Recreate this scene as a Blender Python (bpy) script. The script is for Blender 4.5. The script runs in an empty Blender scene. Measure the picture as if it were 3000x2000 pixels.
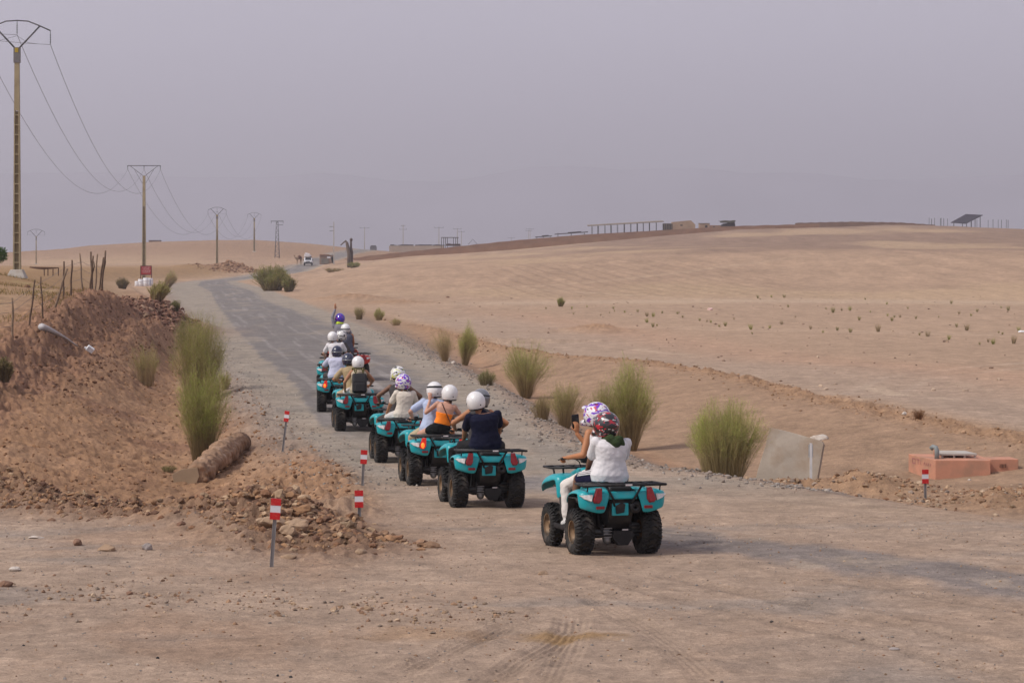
import bpy, math, random
import numpy as np
from mathutils import Vector, Matrix, Euler, Quaternion
R_=math.radians
random.seed(7); rng=np.random.default_rng(11)
scn=bpy.context.scene; COL=scn.collection
# ------------------------------------------------------------------ camera
CAMZ=4.0; F=7000.0; HZ=745.0
cam_d=bpy.data.cameras.new('camera'); cam=bpy.data.objects.new('camera',cam_d); COL.objects.link(cam)
cam.location=(0,0,CAMZ); cam.rotation_euler=(R_(90),0,0)
cam_d.sensor_width=36; cam_d.lens=84.0; cam_d.shift_y=-0.085; cam_d.clip_start=0.5; cam_d.clip_end=40000
scn.camera=cam
# ------------------------------------------------------------------ world, sun, exposure
SUN_EL=48; SUN_DIR=Vector((-0.86,-0.36,0)).normalized()
w=bpy.data.worlds.new('World'); scn.world=w; w.use_nodes=True; nt=w.node_tree; nt.nodes.clear()
out=nt.nodes.new('ShaderNodeOutputWorld'); add=nt.nodes.new('ShaderNodeAddShader')
b1=nt.nodes.new('ShaderNodeBackground'); b2=nt.nodes.new('ShaderNodeBackground')
sky=nt.nodes.new('ShaderNodeTexSky'); sky.sky_type='NISHITA'; sky.sun_disc=False
sky.sun_elevation=R_(SUN_EL); sky.sun_rotation=math.atan2(SUN_DIR.x,SUN_DIR.y); sky.dust_density=6; sky.air_density=1
hs=nt.nodes.new('ShaderNodeHueSaturation'); hs.inputs['Saturation'].default_value=.12
nt.links.new(sky.outputs[0],hs.inputs['Color']); nt.links.new(hs.outputs[0],b1.inputs[0]); b1.inputs[1].default_value=0.05
tc=nt.nodes.new('ShaderNodeTexCoord'); sx=nt.nodes.new('ShaderNodeSeparateXYZ'); rp=nt.nodes.new('ShaderNodeValToRGB')
nt.links.new(tc.outputs['Generated'],sx.inputs[0]); nt.links.new(sx.outputs[2],rp.inputs[0])
e=rp.color_ramp.elements; e[0].position=0.0; e[0].color=(.445,.414,.505,1); e[1].position=.6; e[1].color=(.340,.325,.420,1)
e2=rp.color_ramp.elements.new(.09); e2.color=(.485,.458,.558,1)
wn=nt.nodes.new('ShaderNodeTexNoise'); wn.inputs['Scale'].default_value=2.2; wn.inputs['Detail'].default_value=5; wmp=nt.nodes.new('ShaderNodeMapping'); wmp.inputs['Scale'].default_value=(1,1,5)
nt.links.new(tc.outputs['Generated'],wmp.inputs[0]); nt.links.new(wmp.outputs[0],wn.inputs['Vector']); wr_n=nt.nodes.new('ShaderNodeMapRange'); wr_n.inputs['From Min'].default_value=.3; wr_n.inputs['From Max'].default_value=.7; wr_n.inputs['To Min'].default_value=.965; wr_n.inputs['To Max'].default_value=1.045
wsc=nt.nodes.new('ShaderNodeVectorMath'); wsc.operation='SCALE'; nt.links.new(wn.outputs['Fac'],wr_n.inputs['Value']); nt.links.new(rp.outputs[0],wsc.inputs[0]); nt.links.new(wr_n.outputs[0],wsc.inputs['Scale']); nt.links.new(wsc.outputs[0],b2.inputs[0]); b2.inputs[1].default_value=1.0
nt.links.new(b1.outputs[0],add.inputs[0]); nt.links.new(b2.outputs[0],add.inputs[1]); nt.links.new(add.outputs[0],out.inputs[0])
sl=bpy.data.lights.new('sun','SUN'); sl.energy=2.55; sl.angle=R_(7); sl.color=(1,.93,.84)
so=bpy.data.objects.new('sun',sl); COL.objects.link(so)
sd=Vector((SUN_DIR.x*math.cos(R_(SUN_EL)),SUN_DIR.y*math.cos(R_(SUN_EL)),math.sin(R_(SUN_EL))))
so.rotation_euler=sd.to_track_quat('Z','Y').to_euler(); so.location=(0,0,60)
vs=scn.view_settings; vs.view_transform='Standard'; vs.look='None'; vs.exposure=0.0; vs.gamma=1; vs.use_curve_mapping=False

# ------------------------------------------------------------------ noise + terrain
_ang=rng.random((256,256))*2*np.pi; _gx=np.cos(_ang); _gy=np.sin(_ang)
def pn(x,y,s=0):
    x=np.asarray(x,float)+s*17.37; y=np.asarray(y,float)+s*9.71
    xi=np.floor(x).astype(np.int64); yi=np.floor(y).astype(np.int64); xf=x-xi; yf=y-yi
    u=xf*xf*xf*(xf*(xf*6-15)+10); v=yf*yf*yf*(yf*(yf*6-15)+10)
    def g(ix,iy,fx,fy):
        a=ix&255; b=iy&255; return _gx[a,b]*fx+_gy[a,b]*fy
    n0=g(xi,yi,xf,yf)*(1-u)+g(xi+1,yi,xf-1,yf)*u
    n1=g(xi,yi+1,xf,yf-1)*(1-u)+g(xi+1,yi+1,xf-1,yf-1)*u
    return (n0*(1-v)+n1*v)*1.4
def fbm(x,y,o=4,s=0,g=.5):
    r=0; a=1; t=0
    for i in range(o): r=r+a*pn(x*2**i,y*2**i,s+i*3); t+=a; a*=g
    return r/t
def sst(a,b,x):
    t=np.clip((x-a)/(b-a),0,1); return t*t*(3-2*t)
def tab(ps,i): return [p[0] for p in ps],[p[i] for p in ps]
K1=[(20,-12,.5),(36,-12,.6),(45,-12.3,.9),(55,-13,1.2),(68,-14.2,1.57),(86,-15.6,2.35),(100,-17.2,2.5),(112,-17.9,1.55),(125,-18.6,1.0),(150,-23,.9),(190,-29,.5),(290,-47,.2),(400,-48,.1),(505,-49,1.7),(700,-58,2.2)]
K2=[(20,-10.8,.4),(36,-10.2,.2),(45,-10.6,.2),(55,-11.8,.43),(68,-12.6,.7),(78,-13.5,1.0),(86,-14.1,1.15),(100,-15.4,1.05),(112,-16.6,.6),(125,-17.3,.3),(150,-21.8,.1),(190,-28,0),(290,-46,0),(400,-46.5,0),(505,-47,1.65),(700,-55,2.2)]
K3=[(20,-4,.5),(33,-4,.30),(36.5,-4.2,-.25),(42,-5.5,-.45),(50,-6.6,-.6),(60,-8.3,-.55),(70,-9.9,-.5),(86,-12,-.4),(100,-14,-.3),(125,-16.7,-.1),(150,-21,-.05),(190,-27.2,-.03),(290,-44,0),(400,-46,0),(505,-46.5,1.65),(700,-54,2.2)]
KL=[(20,-1.5),(33,-1.6),(36.8,-2.05),(44,-2.95),(58,-5.45),(69.5,-7.4),(82.6,-9.9),(125,-15.4),(189,-26),(250,-35.5),(311,-43.5),(346,-45),(400,-45.4),(460,-45),(505,-46),(570,-48),(700,-53)]
KR=[(20,10),(33.8,6.4),(42.5,4.2),(46,2.3),(51.5,1.26),(57,.56),(69,-.45),(89,-2.86),(115,-5.8),(136,-8.6),(207,-18.5),(250,-25),(290,-32),(320,-37),(346,-38.5),(400,-39),(460,-38.5),(505,-40),(570,-42),(700,-46)]
K6=[(20,11.5,.4),(34,8.5,.1),(42.5,6.2,-.4),(46,4.8,-.5),(51,3.9,-.6),(57,2.9,-.65),(76,.6,-.6),(89,-.9,-.4),(115,-4,-.15),(136,-6.8,-.05),(207,-17,0),(290,-30,0),(400,-38,.1),(505,-39,1.7),(700,-44,2.2)]
K7=[(20,16,.4),(40,13.6,-.1),(52,11.1,-.02),(57.5,9.7,.05),(66,8.1,.10),(76,7.2,.15),(84,4.95,.22),(90,1.5,.25),(100,-.6,.15),(115,-2.8,.08),(136,-5.5,0),(207,-16,0),(290,-29,.05),(400,-36,.3),(505,-38,1.9),(700,-43,2.3)]
ROADZ=[(14,.55),(20,.5),(29,.35),(36,.2),(42,.0),(48,-.1),(60,-.05),(74,.1),(90,.05),(125,0),(300,0),(400,0),(460,.6),(505,1.65),(570,2.0),(800,2.6)]
FARZ=[(0,.5),(30,.1),(60,0),(400,0),(460,.5),(520,1.7),(700,2.2),(1000,3),(2000,4),(9000,4)]
K0Z=[(20,.9),(40,1.2),(68,2.2),(86,3.0),(100,3.05),(134,3.0),(200,2.6),(300,2.2),(400,1.7),(520,1.7),(700,2.2)]
T1=[(-80,1.6),(-45,1.6),(-39,1.8),(-34,2.55),(-23.7,3.57),(0,5.2),(17,6.9),(31,8.0),(43,9.05),(57,10.2),(77,10.9),(94,11.4),(111,11.0),(129,10.4),(170,8),(260,5),(2000,4)]
T2=[(-1500,3),(-260,2.5),(-183,4.4),(-160,7.1),(-137,8.5),(-111,9.3),(-98,9.3),(-78,8),(-57,5.9),(-45,5),(-30,4.3),(40,4.2),(400,4),(2000,4)]
def lin(Y,t,i): return np.interp(Y,*tab(t,i))
BERM=[(-9.8,41.5,.30),(-8.4,38.8,.34),(-5.6,35.3,.32),(-3.9,33.4,.34),(-3.1,32.0,.44),(-2.7,30.9,.22),(-2.3,29.9,.05)]
BUMPS=[(-51.5,440,3.5,6,1.5),(-58,432,4,5,.6),(-46.5,560,6,10,.9),(-17.2,122,1.7,6,.8),(-15.6,108,1.0,4,.35),(-13.9,208,3,5,.55),(-9.5,196,3,5,.2),(4.3,124,1.6,3,.35),
       (-3.3,36.2,.7,.9,.28),(-2.5,34.6,.5,1.2,.22),(-3.9,42,1.0,3,.2),(6.7,44.2,.9,1.6,.34),(5.3,44.9,.8,.8,.22),(4.1,45.9,.7,.6,.2),(8.6,40.5,1.0,2,.22),(22,380,48,75,1.6),(-5,300,30,45,.6),(90,330,60,60,1.2),(8.9,47.4,2.3,2.3,-.14)]
def seg_d(X,Y,P):
    best=np.full(np.shape(X),1e9); h=np.zeros(np.shape(X))
    for (x0,y0,h0),(x1,y1,h1) in zip(P[:-1],P[1:]):
        dx=x1-x0; dy=y1-y0; t=np.clip(((X-x0)*dx+(Y-y0)*dy)/(dx*dx+dy*dy),0,1)
        d=np.hypot(X-x0-t*dx,(Y-y0-t*dy)*.75); m=d<best; best=np.where(m,d,best); h=np.where(m,h0+(h1-h0)*t,h)
    return best,h
def masks(X,Y):
    xl=lin(Y,KL,1); xr=lin(Y,KR,1)
    road=sst(-.5,.4,X-xl)*sst(-.5,.4,xr-X)
    return xl,xr,road
def Hs(X,Y):
    X=np.asarray(X,float); Y=np.asarray(Y,float)
    rz=lin(Y,ROADZ,1); fz=lin(Y,FARZ,1)
    k1x,k1z=lin(Y,K1,1),lin(Y,K1,2); k2x,k2z=lin(Y,K2,1),lin(Y,K2,2); k3x,k3z=lin(Y,K3,1),lin(Y,K3,2)
    xl=lin(Y,KL,1); xr=lin(Y,KR,1); k6x,k6z=lin(Y,K6,1),lin(Y,K6,2); k7x,k7z=lin(Y,K7,1),lin(Y,K7,2)
    k0x=k1x-10; k0z=lin(Y,K0Z,1)
    ks=[(k0x,k0z),(k1x,k1z),(k2x,k2z),(k3x,k3z),(xl,rz),(xr,rz),(k6x,k6z),(k7x,k7z),(k7x+1.3,np.where(k7z>.1,k7z-.25,k7z)),(k7x+9,fz)]
    z=np.where(X<k0x,k0z,fz)
    for (xa,za),(xb,zb) in zip(ks[:-1],ks[1:]):
        t=np.clip((X-xa)/np.maximum(xb-xa,.05),0,1); t=t*t*(3-2*t)
        z=np.where((X>=xa)&(X<xb),za+(zb-za)*t,z)
    t1=np.interp(X*np.where(Y>600,600/np.maximum(Y,1),1.0),*tab(T1,1)); t2=np.interp(X*900/np.clip(Y,800,9000),*tab(T2,1))
    s1=np.clip((Y-200)/400,0,1); s1=s1**1.25*(1-.0*s1); s1=np.where(Y>600,1-sst(640,860,Y),s1)
    wr=sst(-1,14,X-k7x)
    z=z+(t1-z)*s1*np.where(Y>520,np.maximum(wr,sst(520,600,Y)*.0+wr),wr)
    s2=sst(470,900,Y)
    zf=np.where(Y>900,t2+(4-t2)*sst(900,1400,Y),t2)
    z=z+np.maximum(zf-z,0)*s2
    z=np.where(Y>1500,4.0,z)
    for bx,by,sx_,sy_,h in BUMPS:
        z=z+h*np.exp(-((X-bx)/sx_)**2-((Y-by)/sy_)**2)
    bd,bh=seg_d(X,Y,BERM); z=z+bh*np.exp(-(bd/.85)**2)
    return z
def rough(X,Y):
    xl,xr,road=masks(X,Y)
    bd,bh=seg_d(X,Y,BERM)
    fg=1-sst(31,37,Y+np.clip(-X-3,0,10)*-.9)          # foreground yard in front of the berm
    rub=np.exp(-(bd/1.1)**2)
    k3x=lin(Y,K3,1); k2x=lin(Y,K2,1); k1x=lin(Y,K1,1); k7x=lin(Y,K7,1)
    dit=sst(-.8,.3,xl-X)*sst(-1,1,X-k1x+1.5)*(1-fg)*(1-sst(180,260,Y))
    bank=sst(-1.2,0,X-k1x)*sst(-1,.2,k2x-X)*sst(45,55,Y)*(1-sst(125,150,Y))
    berm7=np.exp(-((X-k7x-.1)/.7)**2)*sst(38,46,Y)*(1-sst(125,150,Y))
    rsh=sst(-.3,.6,X-xr)*(1-sst(0,2.5,X-xr))*(1-sst(150,200,Y))*sst(34,40,Y)
    for bx,by,sx_,sy_,h in BUMPS[3:15]:
        berm7=np.maximum(berm7,.9*np.exp(-((X-bx)/(sx_*1.2))**2-((Y-by)/(sy_*1.2))**2))
    heap=np.exp(-((X+51.5)/5)**2-((Y-440)/9)**2)
    return xl,xr,road,fg,rub,dit,bank,berm7,rsh,heap
def H(X,Y,full=False):
    X=np.asarray(X,float); Y=np.asarray(Y,float)
    z=Hs(X,Y)
    xl,xr,road,fg,rub,dit,bank,berm7,rsh,heap=rough(X,Y)
    a=.018+.20*rub+.115*dit+.23*bank+.15*berm7+.05*rsh+.5*heap; a=a*(1-road*.75)
    a=np.where(fg*(1-rub)>.5,np.minimum(a,.02+.15*rub),a)
    n1=fbm(X*1.1,Y*.9,4,1); n2=fbm(X*4.5,Y*3.2,3,5); n3=1-2*np.abs(fbm(X*2.6,Y*2.0,3,9))
    z=z+a*(n1*1.1+n2*.55+(n3-.6)*.5)
    z=z+.06*fbm(X*.15,Y*.1,3,20)*sst(30,80,Y)+.5*fbm(X*.02,Y*.01,3,30)*sst(200,420,Y)
    # tyre ruts in the yard
    r=np.sin((X*1.0+Y*.55)*5.0+3*fbm(X*.3,Y*.2,2,40))
    z=z+.010*r*road*(1-sst(34,46,Y))
    z=z+ruts(X,Y)[0]
    z=z+.10*furrow(X,Y)
    return (z,(xl,xr,road,fg,rub,dit,bank,berm7,rsh,heap,n1,n2,n3)) if full else z
RUTS=[([(-1.05,19.6),(-.57,21.1),(-.07,22.7),(.35,23.2),(.9,23.4)],1.0),([(-.4,18.6),(-.06,19.96),(.30,21.3),(.55,22.5),(.62,23.8)],1.0),([(.15,18),(.35,20),(.5,21.6),(.62,23.2)],.6),
      ([(.62,27.6),(1.3,25.8),(2.2,23.8),(3.3,21.6),(4.4,19.2)],.7),([(1.5,27.6),(2.2,25.9),(3.2,23.9),(4.3,21.8),(5.6,19.4)],.7),([(.2,27),(.8,25),(1.3,22.5),(1.6,20),(1.8,18)],.5),([(2.6,28.2),(3.7,26.0),(5.2,23.6),(6.6,21)],.5),([(-3.2,24.2),(-1.6,23.2),(-.4,23.3),(.8,24.4),(1.6,26.6)],.5),([(-5,21.2),(-2.5,20.3),(0,20.3),(2.6,21.6),(4.6,24)],.35)]
def ruts(X,Y):
    z=np.zeros(np.shape(X)); c=np.zeros(np.shape(X)); m=(Y>17)&(Y<29.5)&(np.abs(X)<9)
    if not np.any(m): return z,c
    x=X[m]; y=Y[m]; zz=np.zeros(x.shape); cc=np.zeros(x.shape)
    for P,k in RUTS:
        d=np.full(x.shape,1e9)
        for (x0,y0),(x1,y1) in zip(P[:-1],P[1:]):
            dx=x1-x0; dy=y1-y0; t=np.clip(((x-x0)*dx+(y-y0)*dy)/(dx*dx+dy*dy),0,1); d=np.minimum(d,np.hypot(x-x0-t*dx,y-y0-t*dy))
        e=np.minimum(sst(0,1,np.hypot(x-P[0][0],y-P[0][1])),sst(0,1.2,np.hypot(x-P[-1][0],y-P[-1][1])))*k*(.65+.7*np.clip(fbm(x*1.2,y*1.2,2,66)+.3,0,1))
        zz+=1.7*e*(-.014*np.exp(-(d/.13)**2)+.010*np.exp(-((d-.20)/.06)**2)+.006*np.exp(-(d/.15)**2)*np.cos(d*95)); cc+=e*np.exp(-(d/.15)**2)*(.5+.5*np.cos(d*95))
    z[m]=zz; c[m]=cc; return z,c
def furrow(X,Y): return np.clip(np.sin((X+.10*Y)*2.9+1.2*pn(X*.05,Y*.02,3)),.3,1)*sst(205,225,Y)*(1-sst(300,350,Y))*sst(-6,2,X)*(1-sst(22,34,X))
def Hz(x,y): return float(H(np.array([x]),np.array([y]))[0])
def at(px,Y): X=(px-1500)/F*Y; return Vector((X,Y,Hz(X,Y)))
def hit(px,py,y0=18,y1=700):
    Y=np.exp(np.linspace(math.log(y0),math.log(y1),3000)); X=(px-1500)/F*Y
    ray=CAMZ-(py-HZ)*Y/F; z=H(X,Y); m=np.nonzero(ray<=z)[0]
    i=m[0] if len(m) else len(Y)-1
    return Vector((X[i],Y[i],z[i]))
# ------------------------------------------------------------------ materials
MATS={}
def M(name,col,rough=.7,metal=0,noise=.12,ns=6.0,bump=0.0,bs=60,emit=None,coat=0,dirt=None,spec=.4):
    if name in MATS: return MATS[name]
    m=bpy.data.materials.new(name); m.use_nodes=True; n=m.node_tree; b=n.nodes['Principled BSDF']
    b.inputs['Roughness'].default_value=rough; b.inputs['Metallic'].default_value=metal
    b.inputs['Specular IOR Level'].default_value=spec
    if coat: b.inputs['Coat Weight'].default_value=coat; b.inputs['Coat Roughness'].default_value=.25
    tcn=n.nodes.new('ShaderNodeTexCoord'); nz=n.nodes.new('ShaderNodeTexNoise'); nz.inputs['Scale'].default_value=ns; nz.inputs['Detail'].default_value=5
    n.links.new(tcn.outputs['Object'],nz.inputs['Vector'])
    mr=n.nodes.new('ShaderNodeMapRange'); mr.inputs['From Min'].default_value=.3; mr.inputs['From Max'].default_value=.7
    mr.inputs['To Min'].default_value=1-noise; mr.inputs['To Max'].default_value=1+noise
    n.links.new(nz.outputs['Fac'],mr.inputs['Value'])
    mx=n.nodes.new('ShaderNodeVectorMath'); mx.operation='SCALE'; mx.inputs[0].default_value=col[:3]
    n.links.new(mr.outputs[0],mx.inputs['Scale']); last=mx.outputs[0]
    if dirt:
        dn=n.nodes.new('ShaderNodeTexNoise'); dn.inputs['Scale'].default_value=dirt[2]; dn.inputs['Detail'].default_value=6
        n.links.new(tcn.outputs['Object'],dn.inputs['Vector'])
        dr=n.nodes.new('ShaderNodeMapRange'); dr.inputs['From Min'].default_value=dirt[3]; dr.inputs['From Max'].default_value=dirt[3]+.22; dr.inputs['To Max'].default_value=dirt[1]
        n.links.new(dn.outputs['Fac'],dr.inputs['Value'])
        dm=n.nodes.new('ShaderNodeMix'); dm.data_type='RGBA'; dm.inputs['B'].default_value=(*dirt[0],1)
        n.links.new(dr.outputs[0],dm.inputs['Factor']); n.links.new(last,dm.inputs['A']); last=dm.outputs['Result']
    n.links.new(last,b.inputs['Base Color'])
    if bump:
        bn=n.nodes.new('ShaderNodeTexNoise'); bn.inputs['Scale'].default_value=bs; bn.inputs['Detail'].default_value=4
        n.links.new(tcn.outputs['Object'],bn.inputs['Vector'])
        bp=n.nodes.new('ShaderNodeBump'); bp.inputs['Strength'].default_value=.8; bp.inputs['Distance'].default_value=bump
        n.links.new(bn.outputs['Fac'],bp.inputs['Height']); n.links.new(bp.outputs[0],b.inputs['Normal'])
    if emit: b.inputs['Emission Color'].default_value=(*emit[0],1); b.inputs['Emission Strength'].default_value=emit[1]
    MATS[name]=m; return m
def Mcol(name,rough=.95,amp=.16,scales=(3,25),bump=.02,bs=40,tr=0):
    """base colour from the mesh colour attribute times fine noise"""
    m=bpy.data.materials.new(name); m.use_nodes=True; n=m.node_tree; b=n.nodes['Principled BSDF']
    b.inputs['Roughness'].default_value=rough; b.inputs['Specular IOR Level'].default_value=.15
    at_=n.nodes.new('ShaderNodeAttribute'); at_.attribute_name='Col'; tcn=n.nodes.new('ShaderNodeTexCoord'); last=at_.outputs['Color']
    for i,s in enumerate(scales):
        nz=n.nodes.new('ShaderNodeTexNoise'); nz.inputs['Scale'].default_value=s; nz.inputs['Detail'].default_value=6; nz.inputs['Roughness'].default_value=.65
        n.links.new(tcn.outputs['Object'],nz.inputs['Vector'])
        mr=n.nodes.new('ShaderNodeMapRange'); mr.inputs['From Min'].default_value=.3; mr.inputs['From Max'].default_value=.7; mr.inputs['To Min'].default_value=1-amp; mr.inputs['To Max'].default_value=1+amp
        n.links.new(nz.outputs['Fac'],mr.inputs['Value'])
        mx=n.nodes.new('ShaderNodeVectorMath'); mx.operation='SCALE'; n.links.new(last,mx.inputs[0]); n.links.new(mr.outputs[0],mx.inputs['Scale']); last=mx.outputs[0]
    n.links.new(last,b.inputs['Base Color'])
    if tr:
        ts=n.nodes.new('ShaderNodeBsdfTranslucent'); n.links.new(last,ts.inputs['Color']); ms=n.nodes.new('ShaderNodeMixShader'); ms.inputs[0].default_value=tr
        n.links.new(b.outputs[0],ms.inputs[1]); n.links.new(ts.outputs[0],ms.inputs[2]); n.links.new(ms.outputs[0],n.nodes['Material Output'].inputs['Surface'])
    if bump:
        bn=n.nodes.new('ShaderNodeTexNoise'); bn.inputs['Scale'].default_value=bs; bn.inputs['Detail'].default_value=6; bn.inputs['Roughness'].default_value=.7
        n.links.new(tcn.outputs['Object'],bn.inputs['Vector'])
        bp=n.nodes.new('ShaderNodeBump'); bp.inputs['Strength'].default_value=.9; bp.inputs['Distance'].default_value=bump
        n.links.new(bn.outputs['Fac'],bp.inputs['Height']); n.links.new(bp.outputs[0],b.inputs['Normal'])
    MATS[name]=m; return m
# ------------------------------------------------------------------ mesh helpers
def tag(o,label=None,cat=None,group=None,kind=None):
    if label: o['label']=label
    if cat: o['category']=cat
    if group: o['group']=group
    if kind: o['kind']=kind
    return o
def fastmesh(name,V,Fc,mat,col=None,smooth=True,n=4):
    me=bpy.data.meshes.new(name); V=np.asarray(V,np.float32); Fc=np.asarray(Fc,np.int32)
    me.vertices.add(len(V)); me.vertices.foreach_set('co',V.ravel())
    me.loops.add(Fc.size); me.loops.foreach_set('vertex_index',Fc.ravel())
    me.polygons.add(len(Fc)); me.polygons.foreach_set('loop_start',np.arange(len(Fc),dtype=np.int32)*n)
    me.polygons.foreach_set('use_smooth',np.full(len(Fc),smooth))
    me.update(calc_edges=True)
    if col is not None:
        a=me.color_attributes.new('Col','FLOAT_COLOR','POINT'); c=np.ones((len(V),4),np.float32); c[:,:3]=col; a.data.foreach_set('color',c.ravel())
    me.materials.append(mat); o=bpy.data.objects.new(name,me); COL.objects.link(o); return o
class MB:
    def __init__(s): s.v=[]; s.f=[]; s.m=[]; s.s=[]
    def add(s,vs,fs,mi=0,sm=False):
        k=len(s.v); s.v+= [tuple(v) for v in vs]
        for f in fs: s.f.append(tuple(i+k for i in f)); s.m.append(mi); s.s.append(sm)
        return s
    def box(s,c,d,rot=None,mi=0,taper=1,sm=False):
        hx,hy,hz=d[0]/2,d[1]/2,d[2]/2; vs=[]
        for z in (-1,1):
            t=taper if z>0 else 1
            for x,y in ((-1,-1),(1,-1),(1,1),(-1,1)): vs.append(Vector((x*hx*t,y*hy*t,z*hz)))
        if rot is not None:
            q=Euler(rot).to_matrix() if not isinstance(rot,Matrix) else rot; vs=[q@v for v in vs]
        c=Vector(c); vs=[v+c for v in vs]
        return s.add(vs,[(3,2,1,0),(4,5,6,7),(0,1,5,4),(1,2,6,5),(2,3,7,6),(3,0,4,7)],mi,sm)
    def prism(s,poly,axis,a,b,mi=0,sm=False):
        """poly: list of 2-D points; axis 0/1/2 extrude from a to b"""
        def P(p,t): return {0:(t,p[0],p[1]),1:(p[0],t,p[1]),2:(p[0],p[1],t)}[axis]
        n=len(poly); vs=[P(p,a) for p in poly]+[P(p,b) for p in poly]
        fs=[tuple(range(n)),tuple(range(2*n-1,n-1,-1))]+[(i,i+n,(i+1)%n+n,(i+1)%n) for i in range(n)]
        return s.add(vs,fs,mi,sm)
    def tube(s,pts,r,n=8,mi=0,caps=True,fl=1.0,up=None,sm=True):
        pts=[Vector(p) for p in pts]; rs=r if isinstance(r,(list,tuple)) else [r]*len(pts); vs=[]; k=len(pts)
        t0=(pts[1]-pts[0]).normalized(); a=Vector(up) if up else (Vector((0,0,1)) if abs(t0.z)<.9 else Vector((1,0,0)))
        u=(a-t0*a.dot(t0)).normalized()
        for i,p in enumerate(pts):
            t=(pts[min(i+1,k-1)]-pts[max(i-1,0)]).normalized(); u=(u-t*u.dot(t)).normalized(); v=t.cross(u)
            for j in range(n):
                a=2*math.pi*j/n; vs.append(p+u*math.cos(a)*rs[i]*fl+v*math.sin(a)*rs[i])
        fs=[(i*n+j,i*n+(j+1)%n,(i+1)*n+(j+1)%n,(i+1)*n+j) for i in range(k-1) for j in range(n)]
        if caps: fs+= [tuple(range(n-1,-1,-1)),tuple((k-1)*n+j for j in range(n))]
        return s.add(vs,fs,mi,sm)
    def ell(s,c,r,rot=None,nu=14,nv=9,mi=0,sm=True):
        c=Vector(c); q=(rot if isinstance(rot,Matrix) else Euler(rot).to_matrix()) if rot is not None else Matrix.Identity(3)
        vs=[c+q@Vector((0,0,-r[2]))]
        for i in range(1,nv):
            ph=-math.pi/2+math.pi*i/nv
            for j in range(nu):
                a=2*math.pi*j/nu; vs.append(c+q@Vector((r[0]*math.cos(ph)*math.cos(a),r[1]*math.cos(ph)*math.sin(a),r[2]*math.sin(ph))))
        vs.append(c+q@Vector((0,0,r[2]))); L=len(vs)-1; fs=[(0,1+(j+1)%nu,1+j) for j in range(nu)]
        for i in range(nv-2):
            for j in range(nu): fs.append((1+i*nu+j,1+i*nu+(j+1)%nu,1+(i+1)*nu+(j+1)%nu,1+(i+1)*nu+j))
        b=1+(nv-2)*nu; fs+=[(b+j,b+(j+1)%nu,L) for j in range(nu)]
        return s.add(vs,fs,mi,sm)
    def cap(s,a,b,ra,rb,n=12,mi=0,flat=1.0,side=None):
        """closed tapered capsule"""
        a=Vector(a); b=Vector(b); t=(b-a); L=t.length; t=t.normalized() if L>1e-6 else Vector((0,0,1))
        u=Vector(side) if side is not None else (Vector((1,0,0)) if abs(t.x)<.9 else Vector((0,1,0))); u=(u-t*u.dot(t)).normalized(); v=t.cross(u)
        prof=[]; K=4
        for i in range(K+1): ph=-math.pi/2+ (math.pi/2)*i/K; prof.append((a+t*math.sin(ph)*ra,math.cos(ph)*ra))
        for i in range(1,4): prof.append((a.lerp(b,i/4),ra+(rb-ra)*i/4))
        for i in range(K+1): ph=(math.pi/2)*i/K; prof.append((b+t*math.sin(ph)*rb,math.cos(ph)*rb))
        vs=[prof[0][0]]
        for p,r in prof[1:-1]:
            for j in range(n): q=2*math.pi*j/n; vs.append(p+u*math.cos(q)*r+v*math.sin(q)*r*flat)
        vs.append(prof[-1][0]); m=len(prof)-2; E=len(vs)-1
        fs=[(0,1+(j+1)%n,1+j) for j in range(n)]+[(1+i*n+j,1+i*n+(j+1)%n,1+(i+1)*n+(j+1)%n,1+(i+1)*n+j) for i in range(m-1) for j in range(n)]
        fs+=[(1+(m-1)*n+j,1+(m-1)*n+(j+1)%n,E) for j in range(n)]
        return s.add(vs,fs,mi,True)
    def rings(s,rs,n=20,mi=0):
        """closed loft: rs=[(centre,right vec,fwd vec,rx,ry)]"""
        vs=[]; k=len(rs)
        for c,u,v,rx,ry in rs:
            c=Vector(c)
            for j in range(n):
                q=2*math.pi*j/n; cx,sy=math.cos(q),math.sin(q); e=.85
                vs.append(c+u*(math.copysign(abs(cx)**e,cx)*rx)+v*(math.copysign(abs(sy)**e,sy)*ry))
        fs=[(i*n+j,i*n+(j+1)%n,(i+1)*n+(j+1)%n,(i+1)*n+j) for i in range(k-1) for j in range(n)]
        fs+=[tuple(range(n-1,-1,-1)),tuple((k-1)*n+j for j in range(n))]
        return s.add(vs,fs,mi,True)
    def lathe(s,prof,axis=0,c=(0,0,0),n=28,mi=0,sm=True,close=True):
        """prof: (along,r)"""
        vs=[]; c=Vector(c); k=len(prof)
        for t,r in prof:
            for j in range(n):
                a=2*math.pi*j/n; p={0:(t,r*math.cos(a),r*math.sin(a)),1:(r*math.sin(a),t,r*math.cos(a)),2:(r*math.cos(a),r*math.sin(a),t)}[axis]; vs.append(c+Vector(p))
        m=k if close else k-1
        fs=[(i*n+j,i*n+(j+1)%n,((i+1)%k)*n+(j+1)%n,((i+1)%k)*n+j) for i in range(m) for j in range(n)]
        return s.add(vs,fs,mi,sm)
    def grid(s,rows,mi=0,sm=True):
        n=len(rows[0]); vs=[p for r in rows for p in r]
        return s.add(vs,[(i*n+j,i*n+j+1,(i+1)*n+j+1,(i+1)*n+j) for i in range(len(rows)-1) for j in range(n-1)],mi,sm)
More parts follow.
